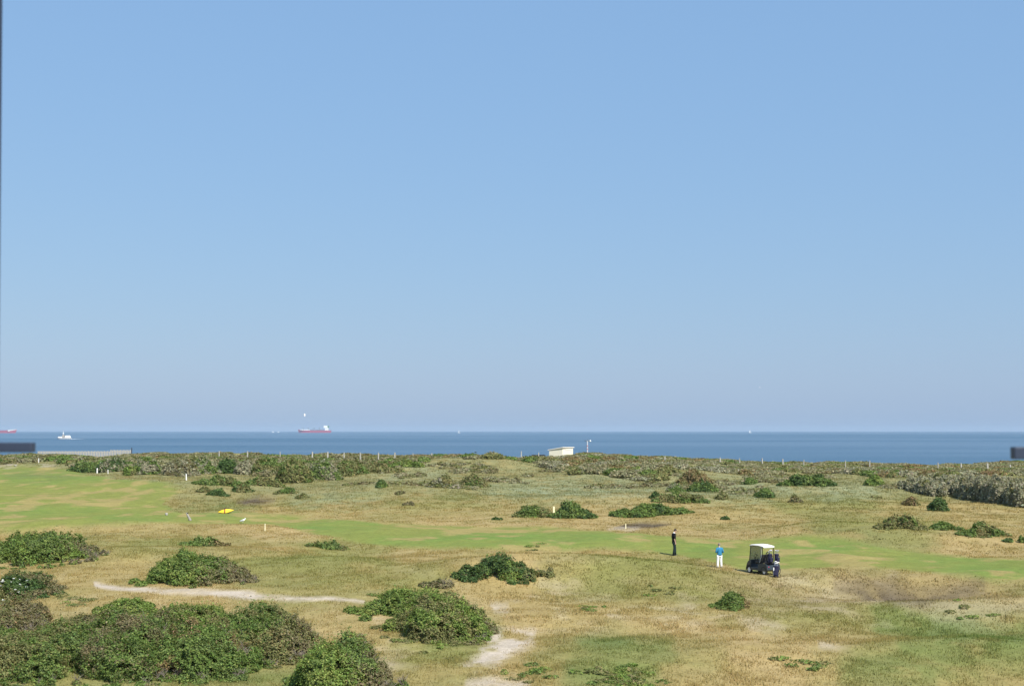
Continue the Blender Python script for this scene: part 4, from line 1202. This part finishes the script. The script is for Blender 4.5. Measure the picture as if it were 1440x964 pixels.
bm = B(); box(bm, (.755, 0, 1.22), (.012, .94, .98), Matrix.Rotation(-.175, 3, 'Y')); obj('windscreen', bm, M_GLASS, cart)
bm = B(); box(bm, (-1.02, 0, .735), (.34, 1.0, .06), None, bev=.015); obj('bag_well', bm, M_BLACK, cart)

def clubs(bm, n, z0, rad, seed, heads):
    r_ = random.Random(seed)
    for i in range(n):
        a = 2 * math.pi * i / n; x, y = rad * math.cos(a), rad * math.sin(a)
        h = r_.uniform(.18, .34)
        tube(bm, (x, y, z0 - .2), (x * 1.25, y * 1.25, z0 + h), .008, .007, 6)
        ball(heads, (x * 1.25 + .03, y * 1.25, z0 + h + .02), (.055, .035, .045), 8, 6)
def golf_bag(label, loc, tilt, rz, mat, stripe, seed, n=8):
    t = thing('golf_bag', label, 'golf bag', loc, 0)
    t.rotation_euler = Matrix.Rotation(rz, 3, 'Z').to_4x4().to_euler() if tilt == 0 else (Matrix.Rotation(rz, 3, 'Z') @ Matrix.Rotation(tilt, 3, 'X')).to_euler()
    bm = B(); secs = []
    for z, r_ in ((0, .12), (.03, .14), (.3, .135), (.6, .13), (.80, .135), (.86, .15), (.90, .15)):
        secs.append([(r_ * math.cos(a), r_ * .9 * math.sin(a), z) for a in np.linspace(0, 2 * math.pi, 16, endpoint=False)])
    loft(bm, secs); obj('bag', bm, mat, t, True)
    bm = B(); box(bm, (0, -.15, .34), (.20, .09, .40), None, .9, bev=.03); obj('pocket', bm, mat, t)
    if stripe:
        bm = B(); box(bm, (-.09, -.135, .45), (.05, .04, .62), None, .9, bev=.01); obj('stripe', bm, M_WHITE, t)
    bm = B(); path(bm, [(.135, 0, .80), (.24, 0, .62), (.22, 0, .40), (.135, 0, .25)], .016, 6); obj('strap', bm, M_BLACK, t)
    bm, hd = B(), B(); clubs(bm, n, .9, .075, seed, hd)
    obj('clubs', bm, M_STEEL, t); obj('club_heads', hd, M_STEEL if not stripe else M_WHITE, t, True)
    return t
def cart_pt(x, y, z):
    return Vector((gx + x * math.cos(CA) - y * math.sin(CA), gy + x * math.sin(CA) + y * math.cos(CA), cart.location.z + z))
golf_bag('navy golf bag strapped on the left of the cart rear', cart_pt(-1.05, .25, .72), 0.0, CA - 1.57, M_NAVY, False, 2, 6).scale = (1, 1, .62)
golf_bag('navy golf bag strapped on the right of the cart rear', cart_pt(-1.05, -.25, .72), 0.0, CA - 1.57, M_NAVY, False, 5, 6).scale = (1, 1, .60)
p = hit(1091, 811.5)
gb = golf_bag('black and white golf bag standing on the grass at the rear of the cart', p, -0.16, -0.35, M_NAVY, True, 9, 9)
gb.scale = (1.15, 1.15, 0.74)
bm = B()
for s in (-1, 1): path(bm, [(.04 * s, .10, .72), (.22 * s, .38, .02)], .012, 6)
obj('legs', bm, M_BLACK, gb)

# ------------------------------------------------------------------ people
def skin_mesh(vs, es, rad, sub=2):
    me = bpy.data.meshes.new('tmp'); me.from_pydata([tuple(v) for v in vs], es, [])
    o = bpy.data.objects.new('tmp', me); C.objects.link(o)
    sk = o.modifiers.new('s', 'SKIN'); sk.use_smooth_shade = True
    for i, r_ in enumerate(rad):
        d = me.skin_vertices[0].data[i]
        d.radius = r_ if isinstance(r_, tuple) else (r_, r_)
        d.use_root = (i == 0)
    sb = o.modifiers.new('d', 'SUBSURF'); sb.levels = sub
    bpy.context.view_layer.update()
    dg = bpy.context.evaluated_depsgraph_get()
    out_ = bpy.data.meshes.new_from_object(o.evaluated_get(dg))
    bpy.data.objects.remove(o)
    bm = bmesh.new(); bm.from_mesh(out_); bpy.data.meshes.remove(out_); bpy.data.meshes.remove(me)
    return bm
def merge(a, b, mi=None):
    if mi is not None:
        for f in b.faces: f.material_index = mi
    m_ = bpy.data.meshes.new('m'); b.to_mesh(m_); b.free(); a.from_mesh(m_); bpy.data.meshes.remove(m_)

def limbs(J):
    """skeleton as vertex list, edges; J maps joint name to position"""
    order = ['pelvis', 'spine', 'chest', 'neck', 'head', 'crown', 'shl', 'ell', 'wrl', 'hal', 'shr', 'elr', 'wrr', 'har', 'hpl', 'knl', 'anl', 'hpr', 'knr', 'anr']
    e = [('pelvis', 'spine'), ('spine', 'chest'), ('chest', 'neck'), ('neck', 'head'), ('head', 'crown'), ('chest', 'shl'), ('shl', 'ell'), ('ell', 'wrl'), ('wrl', 'hal'),
         ('chest', 'shr'), ('shr', 'elr'), ('elr', 'wrr'), ('wrr', 'har'), ('pelvis', 'hpl'), ('hpl', 'knl'), ('knl', 'anl'), ('pelvis', 'hpr'), ('hpr', 'knr'), ('knr', 'anr')]
    return order, e
RAD = dict(pelvis=.11, spine=.10, chest=.112, neck=.052, head=.072, crown=.062, sh=.062, el=.044, wr=.030, ha=(.040, .022), hp=.088, kn=.058, an=.040)
def rd(n): return RAD.get(n) or RAD[n[:2]]
def person(label, loc, rz, J, top, trousers, hair, top_stop, hgt, collar=None, glove=None):
    t = thing('person', label, 'person', loc, rz)
    t.scale = (hgt / 1.78,) * 3
    order, edges = limbs(J)
    ix = {n: i for i, n in enumerate(order)}
    P = [Vector(J[n]) for n in order]
    body = skin_mesh(P, [(ix[a], ix[b]) for a, b in edges], [rd(n) for n in order])
    # face: brow, nose, chin, ears; head direction from neck frame
    hd, cr = Vector(J['head']), Vector(J['crown'])
    up = (cr - hd).normalized(); fw = Vector(J['face']).normalized(); fw = (fw - up * fw.dot(up)).normalized(); sd = fw.cross(up)
    hm = hd.lerp(cr, 0.5); fr = Matrix((sd, fw, up)).transposed()
    x = B(); ball(x, hm, (.074, .092, .112), 18, 14, fr); ball(x, hm + fw * .095 - up * .02, (.014, .022, .022), 8, 6, fr); ball(x, hm + fw * .075 - up * .085, (.035, .025, .022), 10, 6, fr)
    for s in (-1, 1): ball(x, hm + sd * s * .078 - up * .01, (.012, .022, .032), 8, 6, fr)
    merge(body, x, 0)
    x = B()
    for s in (-1, 1): ball(x, hm + fw * .083 + sd * s * .032 + up * .008, (.011, .008, .008), 8, 6, fr)
    merge(body, x, 1)
    x = B(); ball(x, hm + fw * .089 - up * .052, (.024, .006, .005), 8, 6, fr); merge(body, x, 2)
    # fingers
    for s, k in ((-1, 'l'), (1, 'r')):
        w, h_ = Vector(J['wr' + k]), Vector(J['ha' + k])
        d = (h_ - w).normalized(); lat = Vector(J.get('lat' + k, (0, 1, 0))); lat = (lat - d * lat.dot(d)).normalized(); nn = d.cross(lat)
        for q, ln in enumerate((.070, .080, .075, .058)):
            b0 = h_ - d * .005 + lat * (.030 - .020 * q)
            f1 = b0 + d * ln * .45; f2 = f1 + (d * .8 - nn * .5 * s).normalized() * ln * .32; f3 = f2 + (d * .5 - nn * .8 * s).normalized() * ln * .28
            x = B(); tube(x, b0, f1, .0095, .009, 7); tube(x, f1, f2, .009, .008, 7); tube(x, f2, f3, .008, .006, 7); merge(body, x, 0)
        b0 = w.lerp(h_, .45) + lat * .028
        x = B(); f1 = b0 + (d * .6 + lat * .6).normalized() * .04; tube(x, b0, f1, .012, .010, 7); tube(x, f1, f1 + (d * .9 + lat * .2).normalized() * .035, .010, .007, 7); merge(body, x, 0)
    obj('body', body, [M_SKIN, M_BLACK, M_RED], t, True)
    # hair
    x = B(); ball(x, hm + up * .028 - fw * .014, (.084, .098, .104), 18, 14, fr)
    bmesh.ops.bisect_plane(x, geom=x.verts[:] + x.edges[:] + x.faces[:], plane_co=hm + fw * .012 - up * .03, plane_no=(fw * .85 - up * .52), clear_outer=True)
    obj('hair', x, hair, t, True)
    # jumper or shirt: a lofted trunk with two sleeves
    def ring(c, rx, ry, n=16, tilt=0.0): return [Vector(c) + Vector((rx * math.cos(t), ry * math.sin(t), tilt * math.cos(t))) for t in np.linspace(0, 2 * math.pi, n, endpoint=False)]
    def sleeve(bm_, pts, rr_):
        secs = []
        for i, (q, r_) in enumerate(zip(pts, rr_)):
            d_ = (pts[min(i + 1, len(pts) - 1)] - pts[max(i - 1, 0)]).normalized()
            a_ = d_.cross(Vector((0, 1, 0.2))).normalized(); b_ = d_.cross(a_)
            secs.append([q + (a_ * math.cos(t) + b_ * math.sin(t)) * r_ for t in np.linspace(0, 2 * math.pi, 12, endpoint=False)])
        loft(bm_, secs)
    V_ = lambda n: Vector(J[n])
    x = B()
    pe, sp_, ch, nk = V_('pelvis'), V_('spine'), V_('chest'), V_('neck')
    loft(x, [ring(pe + Vector((0, 0, -.06)), .178, .132), ring(pe + Vector((0, 0, .06)), .172, .130), ring(sp_, .168, .126), ring(ch + Vector((0, 0, -.04)), .190, .138),
             ring(ch + Vector((0, 0, .06)), .196, .130), ring(ch.lerp(nk, .75), .150, .105), ring(nk + Vector((0, 0, -.01)), .078, .080)])
    for k in 'lr':
        sh, el, wr = V_('sh' + k), V_('el' + k), V_('wr' + k)
        inn = sh.lerp(ch, .35)
        if top_stop < 1: sleeve(x, [inn, sh, sh.lerp(el, .5 * top_stop), sh.lerp(el, top_stop)], [.080, .084, .072, .068])
        else: sleeve(x, [inn, sh, sh.lerp(el, .6), el, el.lerp(wr, top_stop - 1)], [.080, .084, .070, .062, .056])
    obj('top', x, top, t, True)
    x = B()
    loft(x, [ring(pe + Vector((0, 0, .07)), .160, .118), ring(pe, .170, .126), ring((V_('hpl') + V_('hpr')) / 2 + Vector((0, 0, -.05)), .180, .130), ring((V_('hpl') + V_('hpr')) / 2 + Vector((0, 0, -.12)), .150, .105)])
    for k in 'lr':
        hp_, kn_, an_ = V_('hp' + k), V_('kn' + k), V_('an' + k)
        sleeve(x, [hp_ + Vector((0, 0, .03)), hp_.lerp(kn_, .3), kn_, kn_.lerp(an_, .6), an_ + Vector((0, 0, -.02))], [.098, .100, .084, .078, .076])
    obj('trousers', x, trousers, t, True)
    for k in 'lr':
        a = Vector(J['an' + k]); f_ = Vector(J.get('toe' + k, (0, 1, 0))).normalized()
        x = B(); fq = Matrix((Vector((f_.y, -f_.x, 0)), f_, Vector((0, 0, 1)))).transposed()
        ball(x, Vector((a.x, a.y, .035)) + f_ * .06, (.048, .145, .045), 14, 8, fq); ball(x, Vector((a.x, a.y, .06)), (.045, .06, .055), 12, 8, fq)
        obj('shoe', x, M_BLACK, t, True)
    if collar:
        x = B(); nk = Vector(J['neck']); tube(x, nk - Vector((0, 0, .035)), nk + (Vector(J['head']) - nk) * .4, .088, .066, 14); obj('collar', x, collar, t, True)
    return t
# local frame: +y is where the person faces, +x is the person's right
J1 = dict(pelvis=(0, 0, .95), spine=(0, -.01, 1.14), chest=(0, -.015, 1.33), neck=(0, .0, 1.50), head=(0, .06, 1.575), crown=(0, .12, 1.70), face=(0, .80, -.55),
          shl=(-.165, -.02, 1.41), ell=(-.225, -.03, 1.12), wrl=(-.22, .04, .88), hal=(-.215, .055, .80),
          shr=(.165, -.02, 1.41), elr=(.215, -.04, 1.12), wrr=(.215, .02, .87), har=(.21, .035, .79),
          hpl=(-.095, 0, .90), knl=(-.11, .10, .50), anl=(-.12, .12, .085), hpr=(.095, 0, .90), knr=(.10, .0, .49), anr=(.10, -.08, .085))
p = hit(948, 780.5)
person('person with dark hair in a black jumper and dark trousers, looking down to the right', p - np.array([0, 0, .02]), -1.35, J1, M_JUMPER, M_TROUSD, M_HAIRD, 0.95, 37.5 * p[1] / F, collar=M_WHITE)
J2 = dict(pelvis=(0, 0, .95), spine=(0, .0, 1.14), chest=(0, .0, 1.33), neck=(0, .02, 1.49), head=(0, .045, 1.565), crown=(0, .075, 1.70), face=(0, .9, -.3),
          shl=(-.175, 0, 1.40), ell=(-.27, -.02, 1.13), wrl=(-.12, .20, 1.10), hal=(-.05, .25, 1.12), latl=(0, 0, 1),
          shr=(.175, 0, 1.40), elr=(.27, -.02, 1.13), wrr=(.12, .20, 1.08), har=(.05, .25, 1.08), latr=(0, 0, 1),
          hpl=(-.10, 0, .90), knl=(-.13, .03, .50), anl=(-.15, 0, .085), hpr=(.10, 0, .90), knr=(.12, .02, .49), anr=(.14, .0, .085))
p = hit(1012, 798)
person('person in a teal shirt and white trousers seen from behind, arms bent in front', p - np.array([0, 0, .02]), 0.30, J2, M_TEAL, M_WTROUS, M_HAIRG, 1.35, 35 * p[1] / F)

# ------------------------------------------------------------------ the window the picture is taken from
DW = 2.2; kw = DW / F
def wpt(px, py): return Vector(at(px, py, DW))
wf = thing('window_frame', 'dark blurred window frame close to the eye with stay pegs jutting in at left and right', 'window frame', (0, DW, wpt(720, 900).z))
oz = wf.location.z
def wl(px, py, dy=0.0):
    q = wpt(px, py); return Vector((q.x, dy, q.z - oz))
xl, xr = wl(0, 300).x, wl(1462, 300).x
zt, zb_ = wl(720, -60).z, wl(720, 1020).z
bm = B()
j0, j1 = wl(3.4, 0), wl(-0.2, 430)
def jx(z): return j1.x + (j0.x - j1.x) * (z - j1.z) / (j0.z - j1.z)
loft(bm, [[(jx(z) - .07, -.05, z), (jx(z) - .012, -.05, z), (jx(z), .0, z), (jx(z) - .07, .0, z)] for z in (zb_, zt)]); obj('jamb', bm, M_FRAME, wf)
bm = B(); box(bm, (xr + .03, 0, (zt + zb_) / 2), (.06, .06, zt - zb_)); obj('jamb', bm, M_FRAME, wf)
bm = B(); box(bm, ((xl + xr) / 2, 0, zt + .03), (xr - xl + .12, .06, .06)); obj('head', bm, M_FRAME, wf)
bm = B(); box(bm, ((xl + xr) / 2, 0, zb_ - .03), (xr - xl + .12, .10, .06)); obj('sill', bm, M_FRAME, wf)
a, b = wl(-6, 628.5), wl(47.5, 628.5)
bm = B(); box(bm, ((a.x + b.x) / 2, 0, a.z), (b.x - a.x, .02, 13.5 * kw), None, bev=.002); obj('stay_peg', bm, M_FRAME, wf)
a, b = wl(1423.5, 636.5), wl(1464, 636.5)
bm = B(); box(bm, ((a.x + b.x) / 2, 0, a.z), (b.x - a.x, .02, 17 * kw), None, bev=.002); obj('stay_peg', bm, M_FRAME, wf)
bm = B(); box(bm, ((xl + xr) / 2, DW, (oz + zb_ - .06 - 2.6) / 2), (xr - xl + .4, .20, oz + zb_ - .06 + 2.6))
tag(obj('house_wall', bm, M_CREAM), 'plain rendered house wall directly below the window', 'wall')
